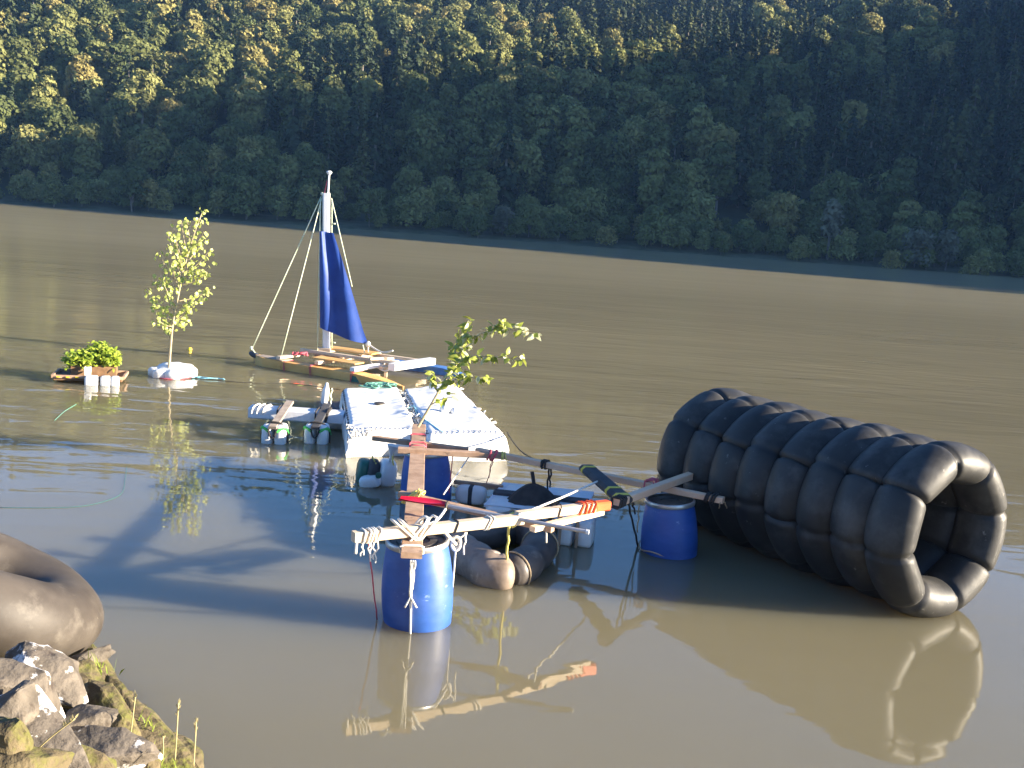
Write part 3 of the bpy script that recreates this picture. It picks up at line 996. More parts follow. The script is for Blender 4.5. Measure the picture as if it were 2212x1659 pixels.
    r.tube(rope(W(1066, 990, .58), W(1050, 1046, .2), 0, 5, .012), .005, 5)
    r.tube(rope(W(978, 985, .6), W(970, 1065, .2), 0, 5), .006, 5)
    build_pieces(r, 'lashing', MT['rope_red'], rt, angle=180)
    y = MB()
    y.wraps(Cm[0].lerp(Cm[1], .10), dC, .075, .11, .009, 4, .03, rnd, .8)
    y.wraps(Cm[0].lerp(Cm[1], .76), dC, .075, .09, .009, 4, .03, rnd, .5)
    for i in range(5):
        p = Cm[0].lerp(Cm[1], .08 + .02 * i) + Vector((0, 0, .04))
        y.tube(rope(p, p + Vector((rnd.uniform(-.08, .08), rnd.uniform(-.06, .02), rnd.uniform(-.02, .05))), 0, 4, .01, i), .006, 5)
    y.tube(rope(W(1101, 1128, .74), W(1092, 1228, .10), 0, 8, .006, 4), .011, 6)
    y.wraps(ptG(.99), dG, .09, .06, .007, 3, .02, rnd)
    build_pieces(y, 'lashing', MT['rope_yellow'], rt, angle=180)
    k = MB()
    k.wraps(ptF(.955), dF, .08, .065, .012, 4, .03, rnd, .2)
    k.wraps(ptF(.30), dF, .08, .065, .010, 3, .02, rnd, .2)
    k.wraps(ptA(.575), dA, .08, .08, .007, 1, .02, rnd, .3)
    k.wraps(Bm[0].lerp(Bm[1], .42), dB, .08, .12, .006, 1, .02, rnd, .3)
    k.wraps(Em[0].lerp(Em[1], .02), dE, .08, .07, .011, 4, .035, rnd, .4)
    k.tube(rope(W(1187, 1008, .58), W(1183, 1058, .25), 0, 5, .01, 3), .010, 6)
    k.tube(rope(W(1190, 1008, .58), W(1188, 1052, .25), 0, 5, .01, 5), .010, 6)
    k.tube(rope(W(1356, 1082, .62), W(1378, 1180, .0), 0, 8, .006, 2), .011, 6)
    k.tube(rope(W(1366, 1085, .62), W(1372, 1110, .40), 0, 6, .012, 2), .009, 6)
    k.tube(rope(W(1095, 933, .34), F[0].lerp(F[1], .3) + Vector((0, 0, .04)), .10, 10), .008, 5)
    for i in range(6):
        q = 2 * PI * i / 6
    build_pieces(k, 'lashing', MT['rope_dark'], rt, angle=180)
    tn = MB()
    # cord round the waterline of the shaded barrel and its hangers
    tn.tube([Vector((B2.x + .262 * math.cos(q), B2.y + .262 * math.sin(q), .03 + .012 * math.sin(5 * q))) for q in [2 * PI * i / 40 for i in range(40)]], .007, 5, closed=True)
    tn.tube(rope(W(1381, 1092, .5), W(1377, 1150, .2), .0, 6, .01, 4), .007, 5)
    tn.tube(rope(W(1389, 1142, .2), W(1395, 1172, .03), .0, 4, .004, 4), .008, 5)
    tn.tube(rope(W(1556, 1085, .58), W(1553, 1098, .50), .0, 4, .004, 4), .006, 5)
    tn.tube(rope(W(1566, 1085, .58), W(1570, 1098, .50), .0, 4, .004, 4), .006, 5)
    build_pieces(tn, 'lashing', MT['rope_tan'], rt, angle=180)

    # paddle lying across the frame
    pd = thing('paddle', W(1000, 1110, .78), 'red bladed paddle with a grey aluminium shaft lying across the front beams', 'paddle')
    s0, s1 = W(968, 1093, .80), W(1269, 1149, .755)
    mb = MB(); mb.tube([s0, s1], .0165, 12)
    mb.build('shaft', MT['alu'], pd)
    mb = MB(); mb.tube([s1 - (s1 - s0).normalized() * .012, s1 + (s1 - s0).normalized() * .012], .019, 12)
    mb.build('end_cap', MT['white'], pd)
    ax = (s0 - s1).normalized()
    mb = MB()
    mb.lathe([(.017, 0), (.04, .004), (.04, .016), (.017, .02)], s0 + ax * .0, 20, ax.to_track_quat('Z', 'Y').to_matrix())
    mb.build('drip_ring', MT['lid'], pd)
    sd = ax.cross(Vector((0, 0, 1))).normalized()
    un = sd.cross(ax).normalized()

    def bl(u, v):
        wid = .075 * math.sin(PI * min(1, .12 + .80 * u)) ** .6
        q = (v - .5) * 2
        return s0 + ax * (.02 + u * .40) + sd * (wid * q) + un * (.02 * q * q - .02 * u)
    mb = MB()
    mb.grid(bl, 14, 8)
    o2 = len(mb.v)
    mb.grid(lambda u, v: bl(u, v) - un * .008, 14, 8)
    mb.build('blade', MT['red'], pd)


make_raft()


# ------------------------------------------------------------------ folded inner tubes under the frame
def make_folded_tube():
    t = thing('folded_inner_tube', (.15, 9.0, 0), 'crumpled dusty inner tubes tied in a bundle, floating beneath the front beams', 'inner tube bundle')
    path = spline([W(965, 1178, .10), W(1010, 1205, .08), W(1062, 1237, .08), W(1098, 1243, .06)], 12)
    n = len(path)
    mb = MB()
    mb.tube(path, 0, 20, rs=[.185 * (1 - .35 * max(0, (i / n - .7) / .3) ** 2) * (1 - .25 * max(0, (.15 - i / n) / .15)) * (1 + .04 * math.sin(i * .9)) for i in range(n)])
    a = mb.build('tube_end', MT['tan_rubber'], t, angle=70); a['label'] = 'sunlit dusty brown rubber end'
    path = spline([W(1098, 1240, .08), W(1130, 1222, .10), W(1158, 1196, .12), W(1165, 1165, .14), W(1120, 1140, .14), W(1060, 1150, .14), W(1000, 1160, .12)], 10)
    n = len(path)
    mb = MB()
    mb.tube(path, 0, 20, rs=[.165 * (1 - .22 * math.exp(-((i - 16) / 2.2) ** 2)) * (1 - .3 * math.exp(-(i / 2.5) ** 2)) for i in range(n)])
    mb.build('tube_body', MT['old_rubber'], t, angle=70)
    st = MB()
    for i in (5, 25, 42):
        d = (path[i + 1] - path[i - 1]).normalized()
        x = d.cross(Vector((0, 0, 1))).normalized(); y = x.cross(d)
        st.tube([path[i] + (x * math.cos(q) + y * math.sin(q)) * .172 for q in [2 * PI * j / 24 for j in range(24)]], .008, 5, closed=True)
    st.build('strap', MT['rope_tan'], t)


make_folded_tube()


# ------------------------------------------------------------------ white pontoon, sack, canisters
def make_pontoon():
    t = thing('white_pontoon', (.4, 10.9, 0), 'shaded white board pontoon with dark straps floating behind the middle beam', 'pontoon')
    a, b = W(1045, 1090, .2), W(1087, 1042, .2)
    ex = Vector((1, -.12, 0)).normalized()
    L1 = (b - a)
    ey = L1.normalized(); ly = L1.length
    for lo, hi in ((0.0, .50), (.60, 1.0)):
        def f(u, v, lo=lo, hi=hi):
            p = a + ey * (ly * (lo + (hi - lo) * v)) + ex * (1.02 * u)
            return p + Vector((0, 0, .006 * math.sin(v * 38)))
        mb = MB(); mb.grid(f, 6, 30)
        mb.grid(lambda u, v: f(u, v) - Vector((0, 0, .02)), 6, 30)
        mb.build('board', MT['white_board'], t)
    mb = MB(); mb.beam(a + ey * ly * .5 + Vector((0, 0, -.02)), a + ey * ly * .5 + ex * 1.02 + Vector((0, 0, -.02)), .16, .10, .1)
    mb.build('strap_beam', MT['foam'], t)
    mx = Matrix((ex, ey, Vector((0, 0, 1)))).transposed()
    for u, v in ((.16, .22), (.5, .22), (.84, .22), (.2, .78), (.75, .78)):
        mb = MB(); mb.blob(a + ey * (ly * v) + ex * (1.02 * u) + Vector((0, 0, -.09)), (.16, .24, .10), mx, e=.45)
        mb.build('canister', MT['white'], t)
    # two more canisters on the near right corner with their posts
    for u in (.80, .98):
        mb = MB(); mb.blob(a + ex * (1.05 * u) + Vector((.02, -.28, -.08)), (.08, .17, .14), mx, e=.4)
        mb.build('canister', MT['white'], t)
    mb = MB()
    for u in (.74, .90):
        mb.beam(a + ex * u * 1.05 + Vector((0, -.46, -.24)), a + ex * u * 1.05 + Vector((0, -.44, .20)), .03, .03)
    mb.build('post', MT['wood_dark'], t)
    # small canisters on the left with a tape band
    c = W(1018, 1068, .10)
    t2 = thing('white_canister', (c.x, c.y, 0), 'white canister with a black tape band floating left of the board pontoon', 'canister')
    mb = MB(); mb.blob(c, (.17, .10, .10), Matrix.Rotation(-.12, 3, 'Z'), e=.5)
    mb.build('body', MT['white'], t2)
    mb = MB(); mb.blob(c, (.03, .105, .105), Matrix.Rotation(-.12, 3, 'Z'), e=.4)
    mb.build('tape_band', MT['foam'], t2)
    mb = MB(); mb.beam(c + Vector((-.20, .10, .10)), c + Vector((.34, .02, .10)), .06, .04)
    mb.build('slat', MT['wood_dark'], t2)
    # black sack
    s = W(1150, 1092, .16)
    mb = MB()
    rnd = random.Random(9)

    def sack(u, v):
        q = 2 * PI * u
        rr = .30 * (1 - v) ** .62 + .02
        rr *= 1 + .09 * math.sin(5 * q + 2) * v + .05 * math.sin(9 * q)
        return s + Vector((rr * 1.1 * math.cos(q), rr * .8 * math.sin(q), .30 * v - .06))
    mb.grid(sack, 48, 14)
    bag = thing('black_sack', (s.x, s.y, s.z - .06), 'black cloth sack drawn up to a peak, tied to the frame above the white pontoon', 'sack')
    mb.build('sack_body', MT['black_cloth'], bag, angle=180)
    mb = MB(); mb.tube(rope(s + Vector((0, 0, .23)), s + Vector((-.03, .02, .36)), 0, 3), .02, 7)
    mb.build('tie', MT['rope_dark'], bag)


make_pontoon()


def make_canister_bundle():
    c = W(815, 1028, .08)
    t = thing('canister_bundle', (c.x, c.y, 0), 'bundle of white and dark green canisters tied beside the rear barrel', 'canister bundle')
    mx = Matrix.Rotation(.25, 3, 'Z') @ Matrix.Rotation(.1, 3, 'Y')
    mb = MB(); mb.blob(W(836, 1022, .12), (.105, .17, .16), mx, e=.6)
    a = mb.build('white_canister', MT['white'], t)
    mb = MB(); mb.lathe([(.035, 0), (.035, .03), (.01, .034)], W(826, 1019, .15) + Vector((-.02, -.16, 0)), 14, Matrix.Rotation(PI / 2, 3, 'X'))
    mb.build('cap', MT['dark_green'], a)
    mb = MB(); mb.blob(W(806, 1020, .12), (.07, .16, .15), mx, e=.6)
    mb.build('black_canister', MT['foam'], t)
    mb = MB(); mb.blob(W(786, 1018, .10), (.085, .15, .15), mx, e=.6)
    mb.build('green_canister', MT['dark_green'], t)
    mb = MB(); mb.blob(W(800, 1040, .05), (.125, .10, .07), Matrix.Rotation(-.2, 3, 'Y'), e=.55)
    mb.build('white_float', MT['white'], t)
    mb = MB()
    for p, q, s_ in ((W(804, 985, .33), W(812, 1000, .25), 1), (W(812, 1000, .26), W(792, 1042, .02), 2), (W(850, 975, .40), W(845, 1040, .05), 3), (W(848, 985, .36), W(856, 1030, .1), 4)):
        mb.tube(rope(p, q, 0, 5, .01, s_), .009, 5)
    mb.build('yellow_cord', MT['rope_yellow'], t)
    mb = MB(); mb.lathe([(.015, 0), (.02, .10), (.07, .19), (.072, .20)], W(842, 998, .28), 18, Matrix.Rotation(.15, 3, 'Y'))
    mb.build('funnel', MT['white'], t)


make_canister_bundle()


# ------------------------------------------------------------------ white canister raft (two modules)
def make_white_raft(corners, label, seed, rows):
    """corners: back-left, back-right, front-right, front-left of the top, at deck level"""
    bl, br, fr, fl = [Vector(c) for c in corners]
    ctr = (bl + br + fr + fl) / 4
    t = thing('white_float_raft', (ctr.x, ctr.y, 0), label, 'float raft')
    rnd = random.Random(seed)
    H = .30

    def top(u, v):
        p = bl.lerp(br, u).lerp(fl.lerp(fr, u), v)
        eu, ev = min(u, 1 - u), min(v, 1 - v)
        z = .005 * abs(math.sin(PI * rows * v + .5 * mnoise.noise(Vector((u * 3, v * 6, seed))))) ** .7
        z += .026 * mnoise.noise(Vector((u * 2.3, v * 5, seed + 3))) + .010 * mnoise.noise(Vector((u * 6, v * 17, seed + 8)))
        z -= .07 * max(0, 1 - eu / .07) ** 2 + .07 * max(0, 1 - ev / .025) ** 2
        return p + Vector((0, 0, z))
    nu, nv = 30, 110
    mb = MB()
    vs, fs = [], []
    for i in range(nu + 1):
        for j in range(nv + 1):
            vs.append(top(i / nu, j / nv))
    for i in range(nu):
        for j in range(nv):
            fs.append([i * (nv + 1) + j, (i + 1) * (nv + 1) + j, (i + 1) * (nv + 1) + j + 1, i * (nv + 1) + j + 1])
    mb.add(vs, fs)
    # sides
    ring = [(i / nu, 0) for i in range(nu)] + [(1, j / nv) for j in range(nv)] + [(1 - i / nu, 1) for i in range(nu)] + [(0, 1 - j / nv) for j in range(nv)]
    m = len(ring)
    lv = []
    for q in range(7):
        f = q / 6
        row = []
        for k, (u, v) in enumerate(ring):
            p = top(u, v)
            o = (p - ctr); o.z = 0; o.normalize()
            bul = .05 * math.sin(PI * min(1, f * 1.1 + .1)) + .05 * mnoise.noise(Vector((k * .07, f * 3, seed)))
            row.append(Vector((p.x, p.y, p.z * (1 - f) - .12 * f)) + o * bul)
        lv += row
    mb.add(lv, [[q * m + k, q * m + (k + 1) % m, (q + 1) * m + (k + 1) % m, (q + 1) * m + k] for q in range(6) for k in range(m)])
    mb.build('wrapped_hull', MT['white_film'], t, angle=60)
    # lacing along the edges
    lc = MB(); lw = MB()
    for edge in ((0, 1), (1, 1)):
        pts = []
        for j in range(1, 40):
            v = j / 40
            u = .01 + .025 * (j % 2) if edge[0] == 0 else .99 - .025 * (j % 2)
            pts.append(top(u, v) + Vector((0, 0, .012)))
        lc.tube(pts, .004, 5)
    pts = [top(j / 30, .985 - .03 * (j % 2)) + Vector((0, 0, .012)) for j in range(1, 30)]
    lw.tube(pts, .003, 5)
    lc.build('dark_lacing', MT['rope_dark'], t, angle=180)
    lw.build('front_lacing', MT['rope_white'], t, angle=180)
    rw = MB()
    for k in range(16):
        v = rnd.uniform(.02, .98); u = rnd.choice((rnd.uniform(0, .06), rnd.uniform(.94, 1)))
        p = top(u, v) + Vector((0, 0, .01))
        rw.tube(spline([p + Vector((rnd.uniform(-.06, .06), rnd.uniform(-.08, .08), rnd.uniform(-.03, .02))) for _ in range(4)], 5), .009, 5)
    rw.build('white_lacing', MT['rope_white'], t, angle=180)
    return t, top


ZT = .34
tl, topL = make_white_raft((W(738, 838, ZT), W(862, 834, ZT), W(905, 928, ZT), W(752, 930, ZT)),
                           'left white float raft wrapped in film with the green rope on its far end', 2, 15)
tr, topR = make_white_raft((W(870, 838, ZT), W(985, 826, ZT), W(1098, 940, ZT), W(922, 938, ZT)),
                           'right white float raft wrapped in film, its front end in bright sun', 6, 13)


def raft_details():
    rnd = random.Random(31)
    # a heap of dark green rope on the far end of the left module
    mb = MB()
    for k in range(9):
        c = topL(.45 + .05 * k, .02 + .012 * (k % 3)) + Vector((0, 0, .03))
        mb.tube(spline([c + Vector((rnd.uniform(-.14, .14), rnd.uniform(-.10, .10), rnd.uniform(-.015, .05))) for _ in range(6)], 5), .012, 5)
    solo('green_rope', mb, MT['rope_green'], 'tangled dark green rope heaped on the far end of the left white raft', 'rope', angle=180)
    # cream ribbon bow at the near corner
    mb = MB()
    for k in range(9):
        c = topL(.06 + .04 * k, .985) + Vector((0, -.03, .0))
        mb.tube(spline([c, c + Vector((rnd.uniform(-.05, .05), -.03, rnd.uniform(-.02, .06))), c + Vector((rnd.uniform(-.08, .08), -.05, -rnd.uniform(.02, .14)))], 5), .009, 5)
    solo('cream_cord', mb, MT['rope_white'], 'cream cord tied in loose bows at the near left corner of the left white raft', 'cord', angle=180)
    # flat black disc
    mb = MB(); p = topL(.55, .47) + Vector((0, 0, .018))
    mb.lathe([(.075, 0), (.078, .012), (.06, .02), (.02, .02)], p, 24)
    solo('black_disc', mb, MT['lid'], 'small black disc lying on the left white raft', 'disc')
    # float balls on the right module
    for (u, v, r, lab) in ((.42, .60, .085, 'larger white ball float resting on the right white raft'), (.55, .62, .07, 'smaller white ball float beside the larger one on the right white raft')):
        mb = MB(); mb.blob(topR(u, v) + Vector((0, 0, r * .5)), (r, r, r * .8), n=24, m=14)
        solo('ball_float', mb, MT['white'], lab, 'float', 'ball floats on the right white raft')
    # blue tarp patch between modules
    mb = MB()
    mb.tube(spline([topL(.99, .5), topR(.02, .45) + Vector((0, 0, .04)), topR(.03, .6), topR(.1, .82), topR(.2, .97)], 8), .009, 5)
    solo('blue_rope', mb, MT['rope_blue'], 'light blue rope running down the gap between the two white rafts', 'rope', angle=180)


raft_details()


# ------------------------------------------------------------------ the leafy branch
def leaf_faces(mb, p, d, n, L_, wd, bend=.25):
    d, n = Vector(d).normalized(), Vector(n)
    s = d.cross(n)
    if s.length < 1e-4: s = d.orthogonal()
    s.normalize(); n = s.cross(d).normalized()
    pts = [p, p + d * L_ * .3 + s * wd * .5, p + d * L_ * .65 + s * wd * .42 - n * L_ * bend * .3, p + d * L_ - n * L_ * bend,
           p + d * L_ * .65 - s * wd * .42 - n * L_ * bend * .3, p + d * L_ * .3 - s * wd * .5, p + d * L_ * .5 + n * wd * .10 - n * L_ * bend * .1]
    mb.add(pts, [[0, 1, 6], [1, 2, 6], [2, 3, 6], [3, 4, 6], [4, 5, 6], [5, 0, 6]])


def make_branch():
    rnd = random.Random(12)
    base = W(903, 922, .66)
    t = thing('leafy_branch', base, 'leafy cut branch tied to the far plank end, leaning right over the white raft', 'branch')
    Yc = base.y

    def at(x, y, dy=0.0):
        d = c_f + c_r * ((x - CX) / FPX) - c_u * ((y - CY) / FPX)
        return C0 + d * ((Yc + dy) / d.y)
    stem = spline([base, at(935, 868, .05), at(965, 815, .1), at(985, 775, .15), at(1003, 742, .2), at(1010, 715, .25)], 6)
    mb = MB()
    mb.tube(stem, 0, 8, rs=[.017 * (1 - .7 * i / len(stem)) for i in range(len(stem))])
    twigs = [
        [at(975, 800, .1), at(1000, 775, .0), at(1040, 770, -.1), at(1085, 772, -.15), at(1130, 778, -.2)],
        [at(988, 770, .15), at(1020, 735, .2), at(1055, 715, .2), at(1110, 712, .2), at(1160, 722, .15)],
        [at(950, 840, .1), at(985, 820, .0), at(1020, 815, -.1), at(1058, 822, -.15)],
        [at(985, 775, .15), at(985, 745, .3), at(1000, 715, .4), at(1017, 693, .4)],
        [at(945, 850, .05), at(940, 825, .2), at(935, 805, .3)],
        [at(1055, 716, .2), at(1075, 705, .1), at(1085, 698, .05)],
        [at(1000, 775, .0), at(985, 790, -.2), at(970, 812, -.25)],
        [at(930, 875, .05), at(955, 862, -.1), at(978, 858, -.15)],
    ]
    tw = [spline(q, 6) for q in twigs]
    for q in tw:
        mb.tube(q, 0, 6, rs=[.007 * (1 - .7 * i / len(q)) for i in range(len(q))])
    mb.build('stem', MT['bark'], t)
    l1, l2 = MB(), MB()
    for qi, q in enumerate(tw + [stem[len(stem) // 2:]]):
        for i in range(3 if len(q) > 12 else 2, len(q)):
            for _ in range(1 if qi == 7 else (3 if rnd.random() < .55 else 2)):
                if qi == 7 and rnd.random() < .4: continue
                p = q[i] + Vector((rnd.uniform(-.03, .03), rnd.uniform(-.05, .05), rnd.uniform(-.02, .03)))
                d = Vector((rnd.uniform(-1, 1), rnd.uniform(-1, 1), rnd.uniform(-1.1, .5)))
                mbx = l1 if (rnd.random() < .22 or (qi == 1 and rnd.random() < .45)) else l2
                leaf_faces(mbx, p, d, (rnd.uniform(-.6, 1), rnd.uniform(-1, .3), rnd.uniform(0, 1)), rnd.uniform(.075, .14), rnd.uniform(.04, .068))
    l2.build('leaves', MT['leaf_dark'], t, angle=180)
    lp = l1.build('pale_leaves', MT['leaf_pale'], t, angle=180)
    lp['label'] = 'leaves turned pale side out'


make_branch()


# ------------------------------------------------------------------ white box outrigger
def make_outrigger():
    a, b = W(541, 888, .24), W(744, 902, .24)
    t = thing('white_box_float', ((a.x + b.x) / 2, a.y, 0), 'long white box beam float on pairs of taped canisters, left of the white raft', 'float')
    mb = MB(); mb.beam(a, b, .28, .15, .12)
    mb.build('box_beam', MT['white_board'], t)
    d = (b - a).normalized()
    for i, (px, m_) in enumerate(((594, 'wood_grey'), (685, 'foam'))):
        c = W(px, 938, .10)
        c2 = a + d * ((c.x - a.x) / d.x)
        g = MB()
        for s_ in (-1, 1):
            g.blob(Vector((c.x + s_ * .085, c.y, .08)), (.075, .15, .17), Matrix.Identity(3), e=.6)
        cn = g.build('canister_pair', MT['white'], t)
        mb = MB(); mb.beam(Vector((c.x, c.y - .17, .22)), Vector((c.x - .02, c2.y + .24, .36)), .105, .035)
        mb.build('strap_board', MT[m_], t)
        mb = MB()
        for s_ in (-1, 1):
            mb.tube(spline([Vector((c.x + s_ * .05, c.y - .15, .17)), Vector((c.x + s_ * .15, c.y - .08, .20)), Vector((c.x + s_ * .16, c.y + .05, .10))], 6), .022, 7)
        mb.build('green_band', MT['green'], t)
        mb = MB()
        mb.tube(spline([Vector((c.x - .06, c.y - .155, .20)), Vector((c.x - .02, c.y - .165, .10)), Vector((c.x + .02, c.y - .165, .10)), Vector((c.x + .06, c.y - .155, .20))], 5), .013, 6)
        mb.tube(spline([Vector((c.x - .17, c.y - .02, .0)), Vector((c.x - .16, c.y - .03, .16)), Vector((c.x - .08, c.y - .05, .26)), Vector((c.x + .08, c.y - .05, .26)), Vector((c.x + .165, c.y - .03, .16)), Vector((c.x + .17, c.y - .02, .0))], 5), .012, 6)
        mb.tube(spline([Vector((c.x - .1, c2.y - .15, .15)), Vector((c.x - .1, c2.y - .145, .32)), Vector((c.x - .09, c2.y + .145, .32)), Vector((c.x - .1, c2.y + .15, .14))], 5), .012, 6)
        build_pieces(mb, 'tape', MT['rope_dark'], t)
    mb = MB()
    for q in (.05, .12, .2):
        p = a + d * q
        mb.tube(spline([p + Vector((0, -.145, .0)), p + Vector((.02, -.12, .085)), p + Vector((.05, .1, .085)), p + Vector((.03, .145, .02))], 5), .016, 6)
    mb.build('white_wrap', MT['rope_white'], t)
    mb = MB(); p = b - d * .22
    mb.wraps(p, d, .285, .155, .02, 1, .02)
    mb.build('dark_strap', MT['rope_dark'], t)
    # white drum end against the raft
    mb = MB(); mb.lathe([(.02, -.20), (.12, -.20), (.135, -.18), (.135, .18), (.12, .20), (.02, .20)], W(718, 905, .14), 24, Matrix.Rotation(PI / 2, 3, 'Y'))
    mb.build('drum', MT['white_board'], t)
    # upright white bottle
    q = W(700, 872, .33)
    bt = thing('white_bottle', q, 'upright white bottle standing on the white box beam', 'bottle')
    mb = MB(); mb.lathe([(.035, 0), (.048, .015), (.05, .16), (.045, .21), (.028, .26), (.02, .30), (.01, .305)], q, 20, Matrix.Rotation(.1, 3, 'Y'))
    mb.build('bottle_body', MT['white'], bt)
    mb = MB()
    mb.tube(rope(q + Vector((.10, 0, .0)), q + Vector((.09, .05, .22)), 0, 6, .015, 3), .010, 5)
    mb.build('cord', MT['stay'], bt)


make_outrigger()


# ------------------------------------------------------------------ sailing catamaran
def make_boat():
    o = W(543, 769, .14)
    e = W(872, 829, .08)
    ex = Vector((e.x - o.x, e.y - o.y, 0)); LEN = ex.length; ex.normalize()
    ey = Vector((-ex.y, ex.x, 0))
    o.z = 0
    X = lambda x, y, z: o + ex * x + ey * y + Vector((0, 0, z))
    t = thing('sailing_catamaran', X(1.6, .9, 0), 'home made wooden catamaran with a blue sail on a white mast', 'sailing boat')

    def hull(name, x0, x1, y, w, h, m, tipm, sheer=.05, tipl=.28):
        def f(u, v, side):
            x = x0 + (x1 - x0) * u
            taper = min(1, u / (tipl / (x1 - x0)), (1 - u) / (.9 * tipl / (x1 - x0) * 2.4)) ** .7 if 0 < u < 1 else 0
            ww = w * max(.12, taper)
            z = h + sheer * max(0, .9 - 2 * u) ** 2.5 - (h - .035) * max(0, (u - .68) / .32) ** 1.6
            return x, ww, z
        mb = MB(); n = 34
        vs = []
        for i in range(n + 1):
            u = i / n
            x, ww, z = f(u, 0, 0)
            vs += [X(x, y - ww / 2, z), X(x, y + ww / 2, z), X(x, y + ww * .42, -.10), X(x, y - ww * .42, -.10)]
        fs = []
        for i in range(n):
            for j in range(4):
                fs.append([i * 4 + j, i * 4 + (j + 1) % 4, (i + 1) * 4 + (j + 1) % 4, (i + 1) * 4 + j])
        fs += [[3, 2, 1, 0], [n * 4, n * 4 + 1, n * 4 + 2, n * 4 + 3]]
        mb.add(vs, fs)
        hb = mb.build(name, m, t, angle=30)
        return hb, f
    h1, _ = hull('hull', 0.10, LEN, 0, .30, .15, MT['plywood'], MT['dark_hull'])
    mb = MB(); mb.blob(X(.07, 0, .17), (.13, .05, .055), Matrix((ex, ey, Vector((0, 0, 1)))).transposed() @ Matrix.Rotation(.25, 3, 'Y'), e=.9)
    mb.build('bow_cap', MT['dark_hull'], h1)
    mb = MB(); mb.add([X(.2, -.09, .176), X(.85, -.15, .164), X(.85, .15, .164), X(.2, .09, .176), X(.2, -.09, .186), X(.85, -.15, .174), X(.85, .15, .174), X(.2, .09, .186)],
                      [[3, 2, 1, 0], [4, 5, 6, 7], [0, 1, 5, 4], [1, 2, 6, 5], [2, 3, 7, 6], [3, 0, 4, 7]])
    mb.build('foredeck', MT['wood_grey'], h1, smooth=False)
    # row of short ribs on the stern quarter of the near hull
    mb = MB()
    for k in range(9):
        x = LEN - .95 + k * .1
        mb.beam(X(x, -.162 + .013 * k, -.02), X(x, -.162 + .013 * k, .135 - .012 * k), .03, .02)
    mb.build('rib_row', MT['wood'], h1)
    mb = MB(); mb.beam(X(LEN - 1.0, -.150, .04), X(LEN - .16, -.05, -.005), .012, .13)
    mb.build('stern_panel', MT['dark_green'], h1)
    h2, _ = hull('hull', 1.75, 3.62, 1.93, .28, .14, MT['blue_hull'], MT['dark_hull'])
    h2['label'] = 'blue outrigger hull on the far side'
    mb = MB(); mb.beam(X(1.9, 1.78, .07), X(3.45, 1.86, .07), .02, .03)
    mb.build('rubbing_strip', MT['white_paint'], h2)
    # cross beams
    for (x, y0, y1, z, w, h, m) in ((.72, -.10, 1.55, .21, .10, .05, 'wood'), (1.55, -.05, 1.95, .215, .09, .06, 'wood'),
                                    (2.42, -.16, 1.25, .22, .11, .07, 'white_paint'), (2.62, .45, 1.95, .21, .09, .06, 'wood')):
        mb = MB(); mb.beam(X(x, y0, z), X(x + .03, y1, z), w, h)
        mb.build('cross_beam', MT[m], t)
    # long carrying beams
    for (x0, x1, y, z, m) in ((.68, 2.9, .62, .29, 'wood'), (1.15, 2.9, 1.25, .29, 'wood')):
        mb = MB(); mb.beam(X(x0, y, z), X(x1, y + .12, z), .09, .055)
        mb.build('long_beam', MT[m], t)
    mb = MB(); mb.beam(X(1.02, 1.0, .345), X(2.05, 1.08, .345), .40, .03)
    mb.build('deck_board', MT['plywood'], t)
    mb = MB(); mb.beam(X(1.30, .28, .26), X(2.25, .30, .26), .30, .025)
    mb.build('deck_board', MT['plywood'], t)
    # heavy white block and its post at the stern
    mb = MB(); mb.beam(W(846, 793, .27), W(934, 780, .27), .15, .13, .08)
    mb.build('stern_block', MT['white_paint'], t)
    mb = MB(); mb.beam(X(2.50, .80, -.05), X(2.50, .80, .36), .06, .06, up=(0, 1, 0))
    mb.build('stern_post', MT['wood'], t)
    mb = MB()
    mb.beam(X(2.30, .55, .33), X(2.55, .95, .33), .08, .05)
    mb.beam(X(1.00, .70, .345), X(1.25, .78, .345), .08, .05)
    mb.build('cleat_block', MT['wood'], t)
    # red bundle on the fore beam
    mb = MB(); rnd = random.Random(4)
    for k in range(6):
        c = X(.85 + rnd.uniform(-.08, .1), .35 + rnd.uniform(-.1, .1), .25)
        mb.tube(spline([c + Vector((rnd.uniform(-.09, .09), rnd.uniform(-.06, .06), rnd.uniform(-.01, .04))) for _ in range(5)], 5), .012, 5)
    mb.build('red_cord', MT['rope_red'], t, angle=180)
    # mast
    mbx, mby = 1.22, .86
    mast0, masth = X(mbx, mby, .30), X(mbx - .03, mby, 3.42)
    top = W(710, 416, 0)

    def at(x, y, ref):
        d = c_f + c_r * ((x - CX) / FPX) - c_u * ((y - CY) / FPX)
        return C0 + d * (ref.y / d.y)
    m0 = at(705, 762, X(mbx, mby, .3)); m1 = at(705, 417, m0)
    mb = MB(); mb.beam(m0, m1, .13, .12, .25, up=(0, 1, 0))
    mast = mb.build('mast', MT['white_paint'], t)
    p2 = at(711, 376, m0)
    mb = MB(); mb.tube([m1 + Vector((.03, 0, -.05)), p2], .017, 8)
    mb.lathe([(.018, -.02), (.05, .02), (.055, .04), (.03, .06)], p2, 12)
    mb.build('mast_pole', MT['white_paint'], mast)
    mb = MB(); mb.tube(rope(m1 + Vector((-.035, 0, 0)), p2 + Vector((-.03, 0, -.12)), 0, 4), .009, 6)
    mb.build('red_cord', MT['rope_red'], mast)
    mb = MB(); mb.beam(m0 + Vector((-.2, -.02, -.06)), m0 + Vector((.25, -.02, -.06)), .24, .05)
    mb.build('mast_step', MT['wood_dark'], t)
    # sail: wrapped round the mast, pulled back to its clew
    fy = -.085
    c1, c2, c3, c4 = at(692, 499, m0), at(722, 503, m0), at(796, 741, m0), at(694, 706, m0)
    sd = ex

